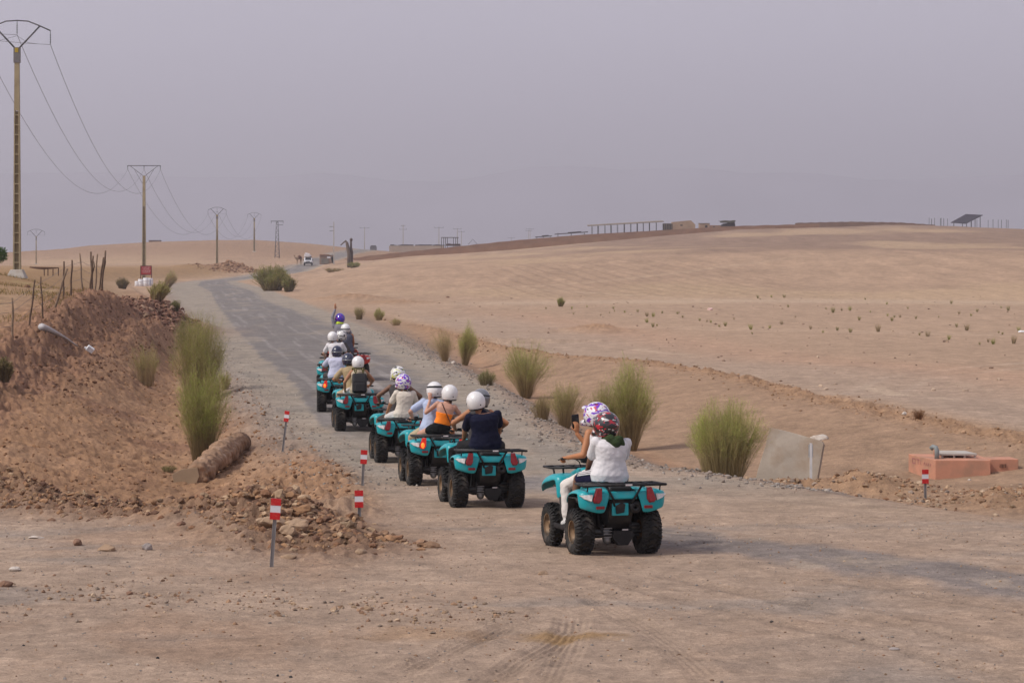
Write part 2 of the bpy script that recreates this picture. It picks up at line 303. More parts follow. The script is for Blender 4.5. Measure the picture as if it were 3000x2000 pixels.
    def build(s,name,mats,parent=None,bevel=0,seg=2,solid=0,sub=0,loc=None,fix=True):
        me=bpy.data.meshes.new(name); me.from_pydata(s.v,[],s.f); 
        for m in (mats if isinstance(mats,(list,tuple)) else [mats]): me.materials.append(m)
        me.polygons.foreach_set('material_index',s.m); me.polygons.foreach_set('use_smooth',s.s); me.update()
        if fix:
            import bmesh
            b=bmesh.new(); b.from_mesh(me); bmesh.ops.recalc_face_normals(b,faces=b.faces); b.to_mesh(me); b.free()
        o=bpy.data.objects.new(name,me); COL.objects.link(o)
        if parent is not None: o.parent=parent
        if loc is not None: o.location=loc
        if solid: md=o.modifiers.new('solid','SOLIDIFY'); md.thickness=solid; md.offset=-1
        if sub: md=o.modifiers.new('sub','SUBSURF'); md.levels=sub; md.render_levels=sub
        if bevel: md=o.modifiers.new('bevel','BEVEL'); md.width=bevel; md.segments=seg; md.limit_method='ANGLE'; md.angle_limit=R_(40)
        return o
def empty(name,loc=(0,0,0),rz=0,parent=None):
    o=bpy.data.objects.new(name,None); COL.objects.link(o); o.location=loc; o.rotation_euler=(0,0,rz); o.empty_display_size=.2
    if parent: o.parent=parent
    return o
def copytree(o,parent=None):
    c=o.copy(); COL.objects.link(c); c.parent=parent; c.matrix_parent_inverse=o.matrix_parent_inverse.copy()
    for ch in list(o.children): copytree(ch,c)
    return c
def bake(o,voxel=None,smooth=0,keep=False):
    if voxel: md=o.modifiers.new('r','REMESH'); md.mode='VOXEL'; md.voxel_size=voxel; md.use_smooth_shade=True
    if smooth: md=o.modifiers.new('s','SMOOTH'); md.factor=.5; md.iterations=smooth
    bpy.context.view_layer.update(); dg=bpy.context.evaluated_depsgraph_get()
    me=bpy.data.meshes.new_from_object(o.evaluated_get(dg)); o.modifiers.clear(); old=o.data; mats=list(old.materials); o.data=me; me.name=old.name
    if not me.materials:
        for m in mats: me.materials.append(m)
    me.polygons.foreach_set('use_smooth',[True]*len(me.polygons)); me.update(); return o
# ------------------------------------------------------------------ ground sheet
def ground():
    Y=np.concatenate([np.linspace(-60,13,12),np.exp(np.arange(math.log(14),math.log(20),.006)),np.exp(np.arange(math.log(20),math.log(32),.0022)),np.exp(np.arange(math.log(32),math.log(130),.0032)),np.exp(np.arange(math.log(130),math.log(720),.005)),np.exp(np.linspace(math.log(720),math.log(9500),70))])
    u=np.linspace(-.27,.27,900); uo=np.array([.3,.34,.4,.5,.7,1,1.6,2.6,4.5]); U=np.concatenate([-uo[::-1],u,uo])
    YY,UU=np.meshgrid(Y,U,indexing='ij'); XX=UU*np.maximum(YY,14)
    Z,(xl,xr,road,fg,rub,dit,bank,berm7,rsh,heap,n1,n2,n3)=H(XX,YY,True)
    def mix(c,k,m): m=np.clip(m,0,1)[...,None]; return c*(1-m)+np.array(k)*m
    X,Yv=XX,YY
    big=fbm(X*.05,Yv*.03,4,60); med=fbm(X*.35,Yv*.22,4,70); fin=fbm(X*1.7,Yv*1.1,4,80)
    C=np.zeros(X.shape+(3,))+np.array(FIELD)
    C=mix(C,HILL,sst(190,260,Yv))
    C=mix(C,HILLDK,sst(330,400,Yv+np.clip(X,-60,160)*.25+50*big)*sst(-20,30,X)*.9); C=C*(1+.30*np.clip(fbm(X*.28,Yv*.045,4,191),-.6,.6)*sst(150,300,Yv))[...,None]
    C=mix(C,HILLLT,sst(.05,.35,fbm(X*.03,Yv*.012,3,90))*sst(150,230,Yv)*.7)
    C=mix(C,LEFTPL,sst(2,-6,X-lin(Yv,K1,1))*(1-sst(420,520,Yv)))
    C=mix(C,FARHILL,sst(480,700,Yv)*sst(-20,-40,X))
    C=mix(C,(.30,.23,.10),sst(.10,.3,fbm(X*.25,Yv*.09,3,95))*sst(1,-3,X-lin(Yv,K1,1))*(1-sst(105,150,Yv))*.6)
    # plough lines on the right slope
    pl=np.sin((X*.9+Yv*.35)*.9+2*big)*sst(210,250,Yv)*(1-sst(300,350,Yv))*sst(-12,-2,X)*(1-sst(25,45,X))
    C=C*(1-.16*furrow(X,Yv))[...,None]
    C=C*(1+.16*np.clip(fbm(X*.9,Yv*.16,4,192),-.7,.7)*sst(90,140,Yv)*sst(0,3,X-lin(Yv,K7,1))*(1-sst(480,560,Yv)))[...,None]
    for P,wd,cc,al in (([(-9,150,0),(6,131,0),(24,118,0),(52,112,0)],.35,(.47,.35,.25),.5),([(-9,153,0),(6,134,0),(24,121,0),(52,115,0)],.35,(.47,.35,.25),.45),([(-12,178,0),(8,168,0),(40,160,0)],.5,(.26,.17,.11),.35),([(2,240,0),(18,205,0),(44,186,0),(70,180,0)],.6,(.46,.34,.24),.5),([(-14,226,0),(10,262,0),(40,330,0)],.9,(.43,.31,.21),.45),([(7,62,0),(12,78,0),(22,92,0),(40,98,0)],.22,(.47,.37,.28),.5),([(8.4,62,0),(13.4,77,0),(23,90,0),(40,95,0)],.22,(.47,.37,.28),.45)):
        pd0,_=seg_d(X,Yv+1.2*pn(X*.08,Yv*.03,7),P); C=mix(C,cc,al*np.exp(-(pd0/wd)**2)*(.6+.5*np.clip(med+.4,0,1)))
    # light path across the field
    pth=np.exp(-((Yv-(196+X*-.12+10*np.sin(X*.06)))/7)**2)*sst(-12,0,X)
    C=mix(C,(.42,.31,.22),pth*.7)
    # dirt track right of the berm line
    k7=lin(Yv,K7,1); tr=sst(.6,2.2,X-k7)*(1-sst(6.5,11,X-k7+2*med))*(1-sst(140,190,Yv))*sst(38,50,Yv)
    C=mix(C,TRACK,tr*.7*(.55+.6*np.clip(big+.3,0,1))); C=mix(C,(.46,.35,.25),tr*sst(.5,.95,np.sin((X-k7)*2.2+med*2))*.5*sst(-.05,.25,fbm(X*.15,Yv*.05,3,44)))
    C=mix(C,(.385,.245,.165),np.exp(-((X-k7-9.5)/3)**2)*(1-sst(140,190,Yv))*sst(40,60,Yv)*.6)
    # slope between berm and ditch
    C=mix(C,SLOPE,sst(.2,1.5,X-xr)*sst(.8,-.6,X-k7)*(1-sst(140,200,Yv))*sst(34,40,Yv))
    C=mix(C,(.32,.185,.108),sst(-.3,.3,-(X-xr-2.6))*sst(.5,1.4,X-xr)*(1-sst(100,140,Yv))*sst(44,52,Yv)*.5)
    C=mix(C,BERMC,berm7*.8)
    # ditch and bank on the left
    C=mix(C,DITCH,dit); C=mix(C,(.31,.19,.115),dit*sst(-.1,.35,med)*.5); C=mix(C,(.175,.092,.058),dit*sst(.05,.35,fbm(X*.5,Yv*.18,3,33))*.6)
    C=mix(C,BANK,np.clip(bank*1.2,0,1)*(.75+.6*med)); C=mix(C,(.33,.20,.12),sst(-3.2,-.2,X-xl)*sst(.3,-.4,X-xl)*(1-fg)*(1-sst(150,230,Yv))*.55)
    C=mix(C,(.24,.205,.175),sst(-1.9,-.3,X-xl+.6*med)*sst(.6,0,X-xl)*(1-fg)*sst(46,54,Yv)*.8)
    # yard, road, asphalt
    C=mix(C,DUST,fg*sst(16,6,X)); C=mix(C,(.265,.175,.118),fg*sst(-.05,.3,med+.25*fin)*.6); C=mix(C,(.225,.20,.178),fg*sst(.1,.4,fbm(X*.22,Yv*.5,4,51))*.5)
    gr=road*(1-fg*.0)
    C=mix(C,GRAVEL,gr*sst(30,46,Yv+3*med)); C=mix(C,DUST,gr*sst(-.05,.25,med)*(1-sst(44,64,Yv))*.7)
    C=mix(C,(.215,.19,.165),gr*sst(36,60,Yv)*sst(.0,.3,fbm(X*.8,Yv*.25,4,52))*.5)
    C=mix(C,(.20,.165,.14),rsh*.8)
    AL=[(50,-3.4),(58,-4.7),(69.5,-6.2),(89,-9.2),(118,-13.4),(189,-23.3),(250,-31.5),(289,-38),(330,-43),(346,-44),(400,-44.4),(505,-45),(700,-52)]
    AR=[(50,-.5),(58,-1.5),(69.5,-2.2),(89,-4.5),(125,-8.8),(162,-14.2),(207,-21.5),(250,-27),(290,-34),(330,-39.5),(400,-40),(505,-41),(700,-47)]
    ed=.35*fbm(X*1.2,Yv*.35,4,54)
    asp=sst(-.12,.12,X-lin(Yv,AL,1)+ed)*sst(-.5,.5,lin(Yv,AR,1)-X+2*ed)*sst(48,62,Yv+8*med)
    C=mix(C,ASPH,asp*(.92-.5*sst(.05,.4,fbm(X*.5,Yv*.12,4,55)))); C=mix(C,(.33,.30,.28),asp*sst(.15,.3,fbm((X-lin(Yv,AL,1))*2.2,Yv*.05,3,56))*.35)
    Z=Z+.02*asp*(1-sst(120,200,Yv))
    # worn asphalt patches at the junction
    pd,_=seg_d(X,Yv,[(1.3,32.0,0),(3.3,29.6,0),(4.6,27.6,0),(6.6,24.6,0)]); p1=sst(1.15,.45,pd+.75*fbm(X*.8,Yv*.35,4,57)+.35*fin); C=mix(C,(.165,.150,.145),p1*.75); C=mix(C,(.34,.27,.21),.7*sst(.1,.35,fbm(X*1.1,Yv*.5,4,157))*sst(1.6,.7,pd))
    p2=sst(.9,.2,np.hypot((X-.6)/1.7,(Yv-41)/3.2)+.8*fbm(X*.9,Yv*.4,4,58)); C=mix(C,(.215,.2,.195),p2*.7)
    C=C*(1-.19*np.clip(ruts(X,Yv)[1],0,1))[...,None]
    C=mix(C,(.26,.155,.06),.75*sst(1,.2,np.hypot((X-.55)/.62,(Yv-22.1)/.42)+.8*fbm(X*2,Yv*2,3,59)))
    C=mix(C,(.29,.18,.10),.5*sst(1,.2,np.hypot((X+.75)/.95,(Yv-22.3)/.7)+.8*fbm(X*2,Yv*2,3,61)))
    # berm of rubble
    C=mix(C,(.215,.132,.085),np.clip(rub*1.3,0,1)); C=mix(C,(.29,.17,.09),rub*sst(-.1,.3,med)*.6)
    C=mix(C,(.185,.105,.075),sst(.8,.2,np.hypot((X+2.75)/.75,(Yv-35.9)/1.1)+.4*fin)*.9)
    C=mix(C,(.27,.155,.09),np.clip(heap*1.2,0,1))
    C=mix(C,(.24,.125,.085),.85*np.exp(-((X+17)/2.4)**2-((Yv-116)/10)**2))
    tone=1+.13*med+.20*fin+.10*n3+.08*big+.16*fbm(X*6,Yv*4.5,2,88)*(1-sst(60,110,Yv))
    C=C*np.clip(tone,.5,1.5)[...,None]
    nr,nc=X.shape; V=np.stack([X,Yv,Z],-1).reshape(-1,3); idx=np.arange(nr*nc).reshape(nr,nc)
    Fc=np.stack([idx[:-1,:-1],idx[:-1,1:],idx[1:,1:],idx[1:,:-1]],-1).reshape(-1,4)
    m=Mcol('ground_mat',amp=.17,scales=(1.1,4,13,40),bump=.045,bs=16)
    o=fastmesh('ground',V,Fc,m,C.reshape(-1,3)); o['kind']='structure'; return o
FIELD=(.352,.243,.165); HILL=(.352,.238,.158); HILLDK=(.228,.152,.108); HILLLT=(.40,.28,.175); LEFTPL=(.29,.18,.09); FARHILL=(.285,.18,.112)
TRACK=(.320,.240,.182); SLOPE=(.295,.194,.125); BERMC=(.29,.172,.096); DITCH=(.290,.168,.094); BANK=(.225,.125,.078); DUST=(.352,.258,.190); GRAVEL=(.285,.240,.192); ASPH=(.172,.156,.148)
ground()
# ------------------------------------------------------------------ far mountains
def mountains():
    D=7000; xs=np.linspace(-3200,3200,260); px=xs/D*F+1500
    pk=[(-2500,470),(-600,520),(0,508),(250,505),(480,517),(765,522),(950,505),(1150,528),(1280,534),(1400,520),(1530,495),(1660,486),(1850,498),(2040,489),(2170,507),(2360,507),(2550,527),(2800,520),(3000,512),(4200,500),(6000,540)]
    yt=np.interp(px,[p[0] for p in pk],[p[1] for p in pk])+7*fbm(xs*.004,xs*0,5,3)
    top=CAMZ+(HZ-yt)/F*D; rows=[]
    prof=[(0,0),(.25,.35),(.5,.6),(.75,.82),(1,1),(1.5,.7),(2.2,0)]
    V=[];
    for t,h in prof:
        yy=D-1400+1400*t; V.append(np.stack([xs,np.full_like(xs,yy)+60*fbm(xs*.003,xs*0+t,3,5),3.9+(top-4)*h*(1+(.12*fbm(xs*.006,xs*0+t*3,4,7) if 0<h<1 else 0))],-1))
    V=np.array(V); nr,nc=V.shape[:2]; idx=np.arange(nr*nc).reshape(nr,nc)
    Fc=np.stack([idx[:-1,:-1],idx[:-1,1:],idx[1:,1:],idx[1:,:-1]],-1).reshape(-1,4)
    o=fastmesh('mountains',V.reshape(-1,3),Fc,M('mountain_mat',(.29,.27,.325),.95,ns=.002)); o['kind']='structure'  # base colour lightened and lilac: part of the distance haze is put into it
mountains()
def haze():
    b=MB(); b.prism([(-3400,-90),(3400,-90),(3400,9300),(-3400,9300)],2,-3,330); m=bpy.data.materials.new('haze_mat'); m.use_nodes=True; n=m.node_tree; n.nodes.clear()
    o=n.nodes.new('ShaderNodeOutputMaterial'); v=n.nodes.new('ShaderNodeVolumePrincipled'); v.inputs['Color'].default_value=(.93,.90,.97,1); v.inputs['Density'].default_value=HAZED; v.inputs['Anisotropy'].default_value=.2
    n.links.new(v.outputs[0],o.inputs['Volume']); h=b.build('haze',m); h['kind']='stuff'
HAZED=.00030
haze()
# ------------------------------------------------------------------ quad bikes
DUSTC=(.33,.25,.18)
teal=M('teal_plastic',(.005,.32,.365),.38,noise=.06,coat=.15,dirt=(DUSTC,.14,9,.52)); redp=M('red_plastic',(.52,.035,.02),.35,noise=.06,coat=.1,dirt=(DUSTC,.15,9,.52))
blk=M('black_plastic',(.009,.009,.010),.65,dirt=(DUSTC,.12,7,.52)); blkm=M('black_metal',(.008,.008,.009),.5,.1,dirt=(DUSTC,.1,12,.56)); seatm=M('seat_vinyl',(.02,.02,.022),.55)
rub_=M('tyre_rubber',(.016,.015,.015),.62,bump=.002,bs=40,dirt=((.07,.058,.048),.35,5,.5)); side_=M('tyre_side',(.020,.019,.017),.9,dirt=((.10,.08,.065),.7,6,.47)); rimm=M('rim_dusty',(.24,.15,.08),.6,.1,dirt=((.03,.026,.022),.85,7,.44))
alum=M('cast_aluminium',(.22,.22,.22),.5,.6,dirt=((.08,.07,.06),.6,14,.5)); lred=M('lamp_red',(.21,.004,.007),.28,noise=.15,ns=30,coat=.3); lclr=M('lamp_clear',(.62,.60,.58),.15,noise=.25,ns=30,coat=.6,dirt=((.6,.12,.08),.5,22,.6))
lbrk=M('lamp_red_lit',(.5,.02,.01),.3,emit=((1,.03,.01),.25)); lcore=M('lamp_bulb_lit',(1,.3,.05),.3,noise=.5,ns=40,emit=((1,.16,.012),1.1)); wht=M('white_sticker',(.62,.60,.60),.6,dirt=((.6,.35,.33),.6,45,.55)); silver=M('galvanised',(.42,.42,.43),.45,.5)
def make_tyre(R,W,par,name='tyre',nl=20,rim_r=.135):
    w=W/2; h=R-rim_r
    prof=[(-w*.78,rim_r),(-w*.96,rim_r+h*.25),(-w*1.0,rim_r+h*.55),(-w*.93,R-.045),(-w*.80,R-.020),(-w*.4,R-.018),(0,R-.016),(w*.4,R-.018),(w*.80,R-.020),(w*.93,R-.045),(w*1.0,rim_r+h*.55),(w*.96,rim_r+h*.25),(w*.78,rim_r)]
    b=MB(); b.lathe(prof,0,n=40,mi=1)
    def lug(x0,t0,x1,t1,tw,r0,r1,rc):
        r0+=.008; r1+=.006; vs=[]
        for (x,t,re) in ((x0,t0,r0),(x1,t1,r1)):
            for dt,rr in ((-tw,rc),(tw,rc),(tw*.75,re),(-tw*.75,re)):
                a=t+dt; vs.append((x,rr*math.cos(a),rr*math.sin(a)))
        b.add(vs,[(0,1,2,3),(7,6,5,4),(0,4,5,1),(1,5,6,2),(2,6,7,3),(3,7,4,0)],0)
    for i in range(nl):
        t=2*math.pi*i/nl; d=math.pi/nl
        lug(0,t,w*.36,t+d*.55,.032,R+.006,R+.004,R-.02); lug(0,t,-w*.36,t+d*.55,.032,R+.006,R+.004,R-.02)
        for s in (-1,1):
            lug(s*w*.46,t+d*1.05,s*w*.80,t+d*1.35,.036,R+.003,R-.004,R-.03); lug(s*w*.80,t+d*1.35,s*w*1.02,t+d*1.5,.040,R-.004,R-.055,R-.08)
            lug(s*w*.62,t+d*.15,s*w*.98,t+d*.3,.03,R+.001,R-.04,R-.07)
    ty=b.build(name,[rub_,side_],par); return ty
def make_wheel(par,x,y,R,W):
    wv=empty('wheel',(x,y,R+.0),0,par); s=1 if x>0 else -1
    make_tyre(R,W,wv)
    b=MB(); w=W/2*s; b.lathe([(w*.80,.135),(w*.86,.142),(w*.62,.128),(w*.25,.118),(w*.20,.05),(w*.45,.045),(w*.45,.0),(-w*.2,.0),(-w*.2,.11),(-w*.8,.138)],0,n=24,close=False)
    for i in range(4):
        a=i*math.pi/2+.4; b.ell((w*.30,.075*math.cos(a),.075*math.sin(a)),(.012,.014,.014),nu=6,nv=4)
    b.build('rim',rimm,wv); return wv
def make_atv(body=teal):
    r=empty('quad_bike')
    for s in (-1,1):
        make_wheel(r,s*.43,-.585,.282,.245); make_wheel(r,s*.42,.585,.270,.175)
    P=lambda s,rows:[[Vector((s*x,y,z)) for x,y,z in row] for row in rows]
    for s in (-1,1):
        rf=[[(.24,-.965,.545),(.30,-.97,.530),(.40,-.965,.555),(.49,-.945,.585),(.525,-.89,.60)],
            [(.235,-.99,.565),(.30,-.995,.555),(.41,-.99,.58),(.50,-.965,.60),(.54,-.89,.61)],
            [(.20,-1.0,.68),(.30,-1.0,.68),(.42,-.99,.69),(.525,-.965,.70),(.55,-.88,.70)],
            [(.16,-.985,.775),(.30,-.985,.785),(.43,-.98,.785),(.53,-.955,.765),(.553,-.87,.755)],
            [(.145,-.965,.80),(.30,-.965,.805),(.43,-.96,.80),(.52,-.935,.785),(.553,-.86,.765)],
            [(.14,-.82,.825),(.30,-.82,.82),(.43,-.82,.81),(.52,-.81,.795),(.555,-.79,.765)],
            [(.14,-.58,.82),(.30,-.58,.815),(.43,-.58,.80),(.52,-.58,.785),(.555,-.58,.75)],
            [(.14,-.36,.79),(.30,-.36,.775),(.42,-.36,.755),(.49,-.36,.735),(.53,-.36,.69)],
            [(.15,-.24,.66),(.30,-.24,.65),(.40,-.245,.635),(.47,-.25,.62),(.50,-.26,.59)]]
        b=MB(); b.grid(P(s,rf)); f=b.build('rear_fender',body,r,solid=.02,sub=1,fix=False)
        f.modifiers['solid'].offset=0
        # inner black liner and wheel-well skirt
        b=MB(); b.grid(P(s,[[(.16,-.9,.60),(.54,-.84,.66)],[(.16,-.8,.74),(.55,-.78,.71)],[(.16,-.45,.74),(.54,-.45,.70)],[(.16,-.25,.60),(.48,-.26,.57)],[(.18,-.18,.30),(.50,-.2,.30)]])); b.build('fender_liner',blk,r,solid=.012)
        ff=[[(.20,.285,.62),(.30,.28,.62),(.37,.28,.62),(.415,.30,.62),(.43,.33,.62)],
            [(.19,.285,.64),(.30,.28,.64),(.38,.28,.64),(.425,.30,.64),(.44,.33,.64)],
            [(.19,.295,.83),(.30,.29,.835),(.38,.29,.85),(.43,.31,.845),(.45,.35,.82)],
            [(.18,.32,.865),(.30,.315,.875),(.38,.32,.90),(.43,.34,.89),(.455,.38,.85)],
            [(.15,.48,.915),(.32,.48,.915),(.39,.49,.92),(.45,.50,.90),(.475,.50,.82)],
            [(.13,.70,.905),(.31,.71,.90),(.42,.71,.88),(.485,.71,.85),(.51,.71,.78)],
            [(.12,.90,.84),(.29,.90,.83),(.40,.88,.81),(.46,.87,.79),(.49,.86,.72)],
            [(.11,1.0,.72),(.27,.99,.71),(.37,.95,.69),(.42,.93,.68),(.45,.92,.64)]]
        b=MB(); b.grid(P(s,ff)); f=b.build('front_fender',body,r,solid=.02,sub=1); f.modifiers['solid'].offset=0
        b=MB(); b.grid(P(s,[[(.19,.24,.22),(.42,.26,.24)],[(.19,.25,.45),(.42,.27,.45)],[(.20,.275,.66),(.42,.295,.64)]])); b.build('mud_flap',blk,r,solid=.015)
        b=MB(); b.box((s*.34,.03,.275),(.30,.50,.03)); b.box((s*.49,.03,.30),(.02,.5,.05)); b.tube([(s*.2,.02,.31),(s*.46,.02,.31)],.018); b.build('footwell',blk,r,bevel=.006)
        # lamps
        b=MB(); b.add([(s*x,y,z) for x,y,z in ((.285,-.985,.845),(.355,-.985,.845),(.405,-1.0,.69),(.385,-1.0,.655),(.315,-1.0,.650),(.285,-1.0,.70),(.285,-1.03,.835),(.345,-1.035,.835),(.395,-1.045,.70),(.375,-1.045,.67),(.325,-1.045,.665),(.295,-1.045,.70))],[(0,1,2,3,4,5),(11,10,9,8,7,6)]+[(i,(i+1)%6,6+(i+1)%6,6+i) for i in range(6)])
        b.build('tail_light',lred,r,bevel=.006)
        b=MB(); b.add([(s*x,y,z) for x,y,z in ((.40,-.99,.765),(.56,-.935,.755),(.50,-.965,.71),(.415,-.995,.675),(.40,-1.022,.760),(.545,-.965,.752),(.495,-.995,.712),(.415,-1.025,.685))],[(0,1,2,3),(7,6,5,4)]+[(i,(i+1)%4,4+(i+1)%4,4+i) for i in range(4)])
        b.build('turn_signal',lclr,r,bevel=.004)
        b=MB(); b.box((s*.305,-1.012,.605),(.105,.02,.036)); b.build('reflector',lred,r,bevel=.003)
        b=MB(); b.ell((s*.30,.985,.76),(.075,.05,.05)); b.build('headlight',lclr,r)
        b=MB(); b.box((s*.345,.270,.755),(.10,.006,.13),rot=(R_(-2),0,0)); b.build('warning_sticker',wht,r)
    # central body
    b=MB(); b.box((0,-.945,.745),(.36,.05,.095),rot=(R_(-8),0,0)); b.build('tail_panel',body,r,bevel=.015)
    b=MB(); b.prism([(-.95,.63),(-.88,.72),(.9,.72),(.95,.55),(.8,.22),(-.5,.22),(-.82,.40)],0,-.155,.155); b.box((0,-.2,.66),(.5,1.1,.10)); b.build('chassis',blk,r,bevel=.02)
    b=MB(); b.prism([(.0,.80),(.08,.93),(.30,1.0),(.52,.98),(.70,.93),(.95,.86),(1.02,.74),(.9,.66),(0,.66)],0,-.14,.14); b.build('tank_cover',body,r,bevel=.04,seg=3)
    b=MB(); b.prism([(-.88,.78),(-.86,.85),(-.55,.865),(-.38,.84),(-.05,.825),(.10,.86),(.14,.80),(.05,.74),(-.80,.74)],0,-.15,.15); b.build('seat',seatm,r,bevel=.035,seg=3)
    # racks
    b=MB(); t=.013
    fr=[(-.53,-1.02,.872),(.53,-1.02,.872)]
    b.tube(fr,t*1.25); b.tube([(-.53,-1.02,.872),(-.50,-.62,.872)],t); b.tube([(.53,-1.02,.872),(.50,-.62,.872)],t); b.tube([(-.5,-.62,.872),(.5,-.62,.872)],t)
    for x in (-.36,-.24,.24,.36): b.tube([(x,-1.02,.874),(x,-.62,.874)],t*.8)
    b.tube([(-.53,-.82,.873),(.53,-.82,.873)],t*.8); b.box((0,-.93,.868),(.30,.10,.012))
    for s in (-1,1):
        b.tube([(s*.23,-1.0,.868),(s*.13,-.99,.70),(s*.10,-.93,.60)],t*1.1); b.tube([(s*.46,-1.0,.872),(s*.46,-.985,.80)],t*.7); b.tube([(s*.40,-.66,.872),(s*.36,-.64,.80)],t)
    b.build('rear_rack',blkm,r)
    b=MB(); b.box((.05,-1.036,.873),(.085,.004,.02)); b.build('rack_label',wht,r)
    b=MB(); zf=.985
    b.tube([(-.45,.50,zf),(.45,.50,zf),(.42,.98,zf-.01),(-.42,.98,zf-.01),(-.45,.50,zf)],t*1.1)
    for x in (-.28,-.14,0,.14,.28): b.tube([(x,.50,zf),(x,.98,zf-.01)],t*.8)
    for s in (-1,1): b.tube([(s*.30,.52,zf),(s*.28,.55,.88)],t); b.tube([(s*.3,.96,zf-.01),(s*.26,.95,.78)],t)
    b.build('front_rack',blkm,r)
    # rear end
    b=MB(); b.box((-.03,-.935,.575),(.21,.03,.15)); b.box((-.03,-.955,.585),(.11,.02,.10)); b.build('number_plate_holder',teal if body==teal else blk,r,bevel=.015)
    b=MB(); b.prism([(-.09,.52),(.015,.54),(.03,.64),(-.02,.66),(-.10,.62)],1,-.975,-.955); b.build('plate_lamp',blkm,r,bevel=.01)
    b=MB(); b.lathe([(-.97,.02),(-.975,.045),(-.96,.075),(-.50,.085),(-.46,.04),(-.46,0),(-.93,0),(-.93,.02)],1,c=(.16,0,.60),n=20); b.build('exhaust',blkm,r)
    b=MB(); b.cap((-.11,-.60,.345),(-.10,-.64,.185),.068,.058,flat=.8)
    for k in range(5): b.box((-.107,-.665,.36-.035*k),(.11,.07,.012))
    b.build('gear_case',alum,r)
    b=MB(); b.tube([(-.36,-.585,.28),(.36,-.585,.28)],.028); b.cap((.24,-.60,.34),(.30,-.60,.34),.045,.04); b.build('rear_axle',alum,r)
    b=MB(); b.prism([(-.05,.30),(.20,.30),(.22,.24),(.14,.12),(.02,.12),(-.05,.2)],1,-.74,-.62); b.tube([(-.3,-.68,.24),(.3,-.68,.24)],.02); b.tube([(-.14,-.70,.37),(.30,-.70,.345)],.014); b.build('swing_arm',blkm,r,bevel=.01)
    b=MB(); b.box((.10,-.745,.31),(.075,.006,.016)); b.build('axle_label',wht,r)
    for s in (-1,1):
        b=MB(); b.tube([(s*.18,-.50,.62),(s*.2,-.62,.34)],[.036,.03]); b.build('rear_shock',blkm,r); b=MB(); b.tube([(s*.15,.5,.66),(s*.28,.56,.34)],[.03,.026]); b.build('front_shock',blkm,r)
        b=MB(); b.tube([(s*.12,.45,.30),(s*.38,.585,.28),(s*.38,.6,.26),(s*.12,.68,.30)],.02); b.build('suspension_arm',blkm,r)
    b=MB(); b.prism([(-.2,.22),(-.12,.48),(.3,.5),(.38,.24),(.1,.17)],0,-.13,.13); b.build('engine',alum,r,bevel=.03)
    b=MB(); b.box((0,.2,.175),(.3,.9,.02)); b.build('skid_plate',blkm,r)
    # bars
    b=MB(); b.tube([(0,.50,.86),(0,.40,1.05)],.03); b.tube([(-.40,.24,1.115),(-.30,.29,1.125),(-.14,.37,1.10),(0,.385,1.085),(.14,.37,1.10),(.30,.29,1.125),(.40,.24,1.115)],.012)
    for s in (-1,1):
        b.tube([(s*.29,.295,1.125),(s*.41,.235,1.115)],.019); b.box((s*.255,.315,1.13),(.06,.05,.045)); b.tube([(s*.25,.34,1.12),(s*.32,.345,1.115),(s*.43,.30,1.10)],.007)
        b.tube([(s*.2,.36,1.11),(s*.10,.47,1.06),(s*.05,.52,.95)],.007)
    b.build('handlebar',blkm,r); b=MB(); b.box((0,.43,1.09),(.17,.12,.09)); b.build('instrument_pod',blk,r,bevel=.02)
    b=MB()
    for s in (-1,1): b.tube([(s*.12,.98,.45),(s*.2,1.04,.60),(s*.18,1.03,.80)],.016)
    b.tube([(-.2,1.04,.60),(.2,1.04,.60)],.016); b.tube([(-.16,1.03,.74),(.16,1.03,.74)],.014); b.build('front_bumper',blkm,r)
    return r
# ------------------------------------------------------------------ people
SK={'tan':(.36,.165,.085),'fair':(.50,.27,.19),'dark':(.17,.085,.05),'orange':(.40,.17,.075)}
def skin(k): return M('skin_'+k,SK[k],.55,noise=.10,ns=9)
def cloth(name,c,**k): return M('cloth_'+name,c,.9,noise=.07,ns=7,bump=.006,bs=22,spec=.15,**k)
def ik(a,b,l1,l2,hint):
    a=Vector(a); b=Vector(b); d=b-a; L=d.length
    if L>(l1+l2)*.995: b=a+d.normalized()*(l1+l2)*.995; d=b-a; L=d.length
    q=(l1*l1-l2*l2+L*L)/(2*L); h=math.sqrt(max(l1*l1-q*q,0)); n=d.normalized(); hv=Vector(hint); hv=(hv-n*hv.dot(n)).normalized()
    return a+n*q+hv*h,b
def hand(b,wr,d,palm,curl,k=1.0,thumb=1):
    """wrist, direction of the hand, palm normal, finger curl (rad per joint)"""
    d=Vector(d).normalized(); pn_=Vector(palm); pn_=(pn_-d*pn_.dot(d)).normalized(); s=d.cross(pn_).normalized()*thumb
    wr=Vector(wr); b.cap(wr,wr+d*.045*k,.027*k,.036*k,flat=.55,side=s); b.cap(wr+d*.035*k,wr+d*.085*k,.036*k,.037*k,flat=.5,side=s)
    for i,(o,l) in enumerate(((-.030,.030),(-.010,.036),(.011,.034),(.030,.027))):
        p=wr+d*.092*k+s*o*k; dd=d.copy(); a=0
        for j in range(3):
            a+=curl*(.75 if j==0 else 1); q=Quaternion(d.cross(pn_).normalized(),-a); dd=(d*math.cos(a)+pn_*math.sin(a)); p2=p+dd*l*k*(1,.78,.62)[j]
            b.cap(p,p2,.0098*k,.0088*k,n=8); p=p2
    p=wr+d*.03*k-s*.03*k; p2=p+(d*.6-s*.7+pn_*.25).normalized()*.04*k; b.cap(p,p2,.0125*k,.011*k,n=8); b.cap(p2,p2+(d*.8-s*.1+pn_*.45).normalized()*.03*k,.0105*k,.0095*k,n=8)
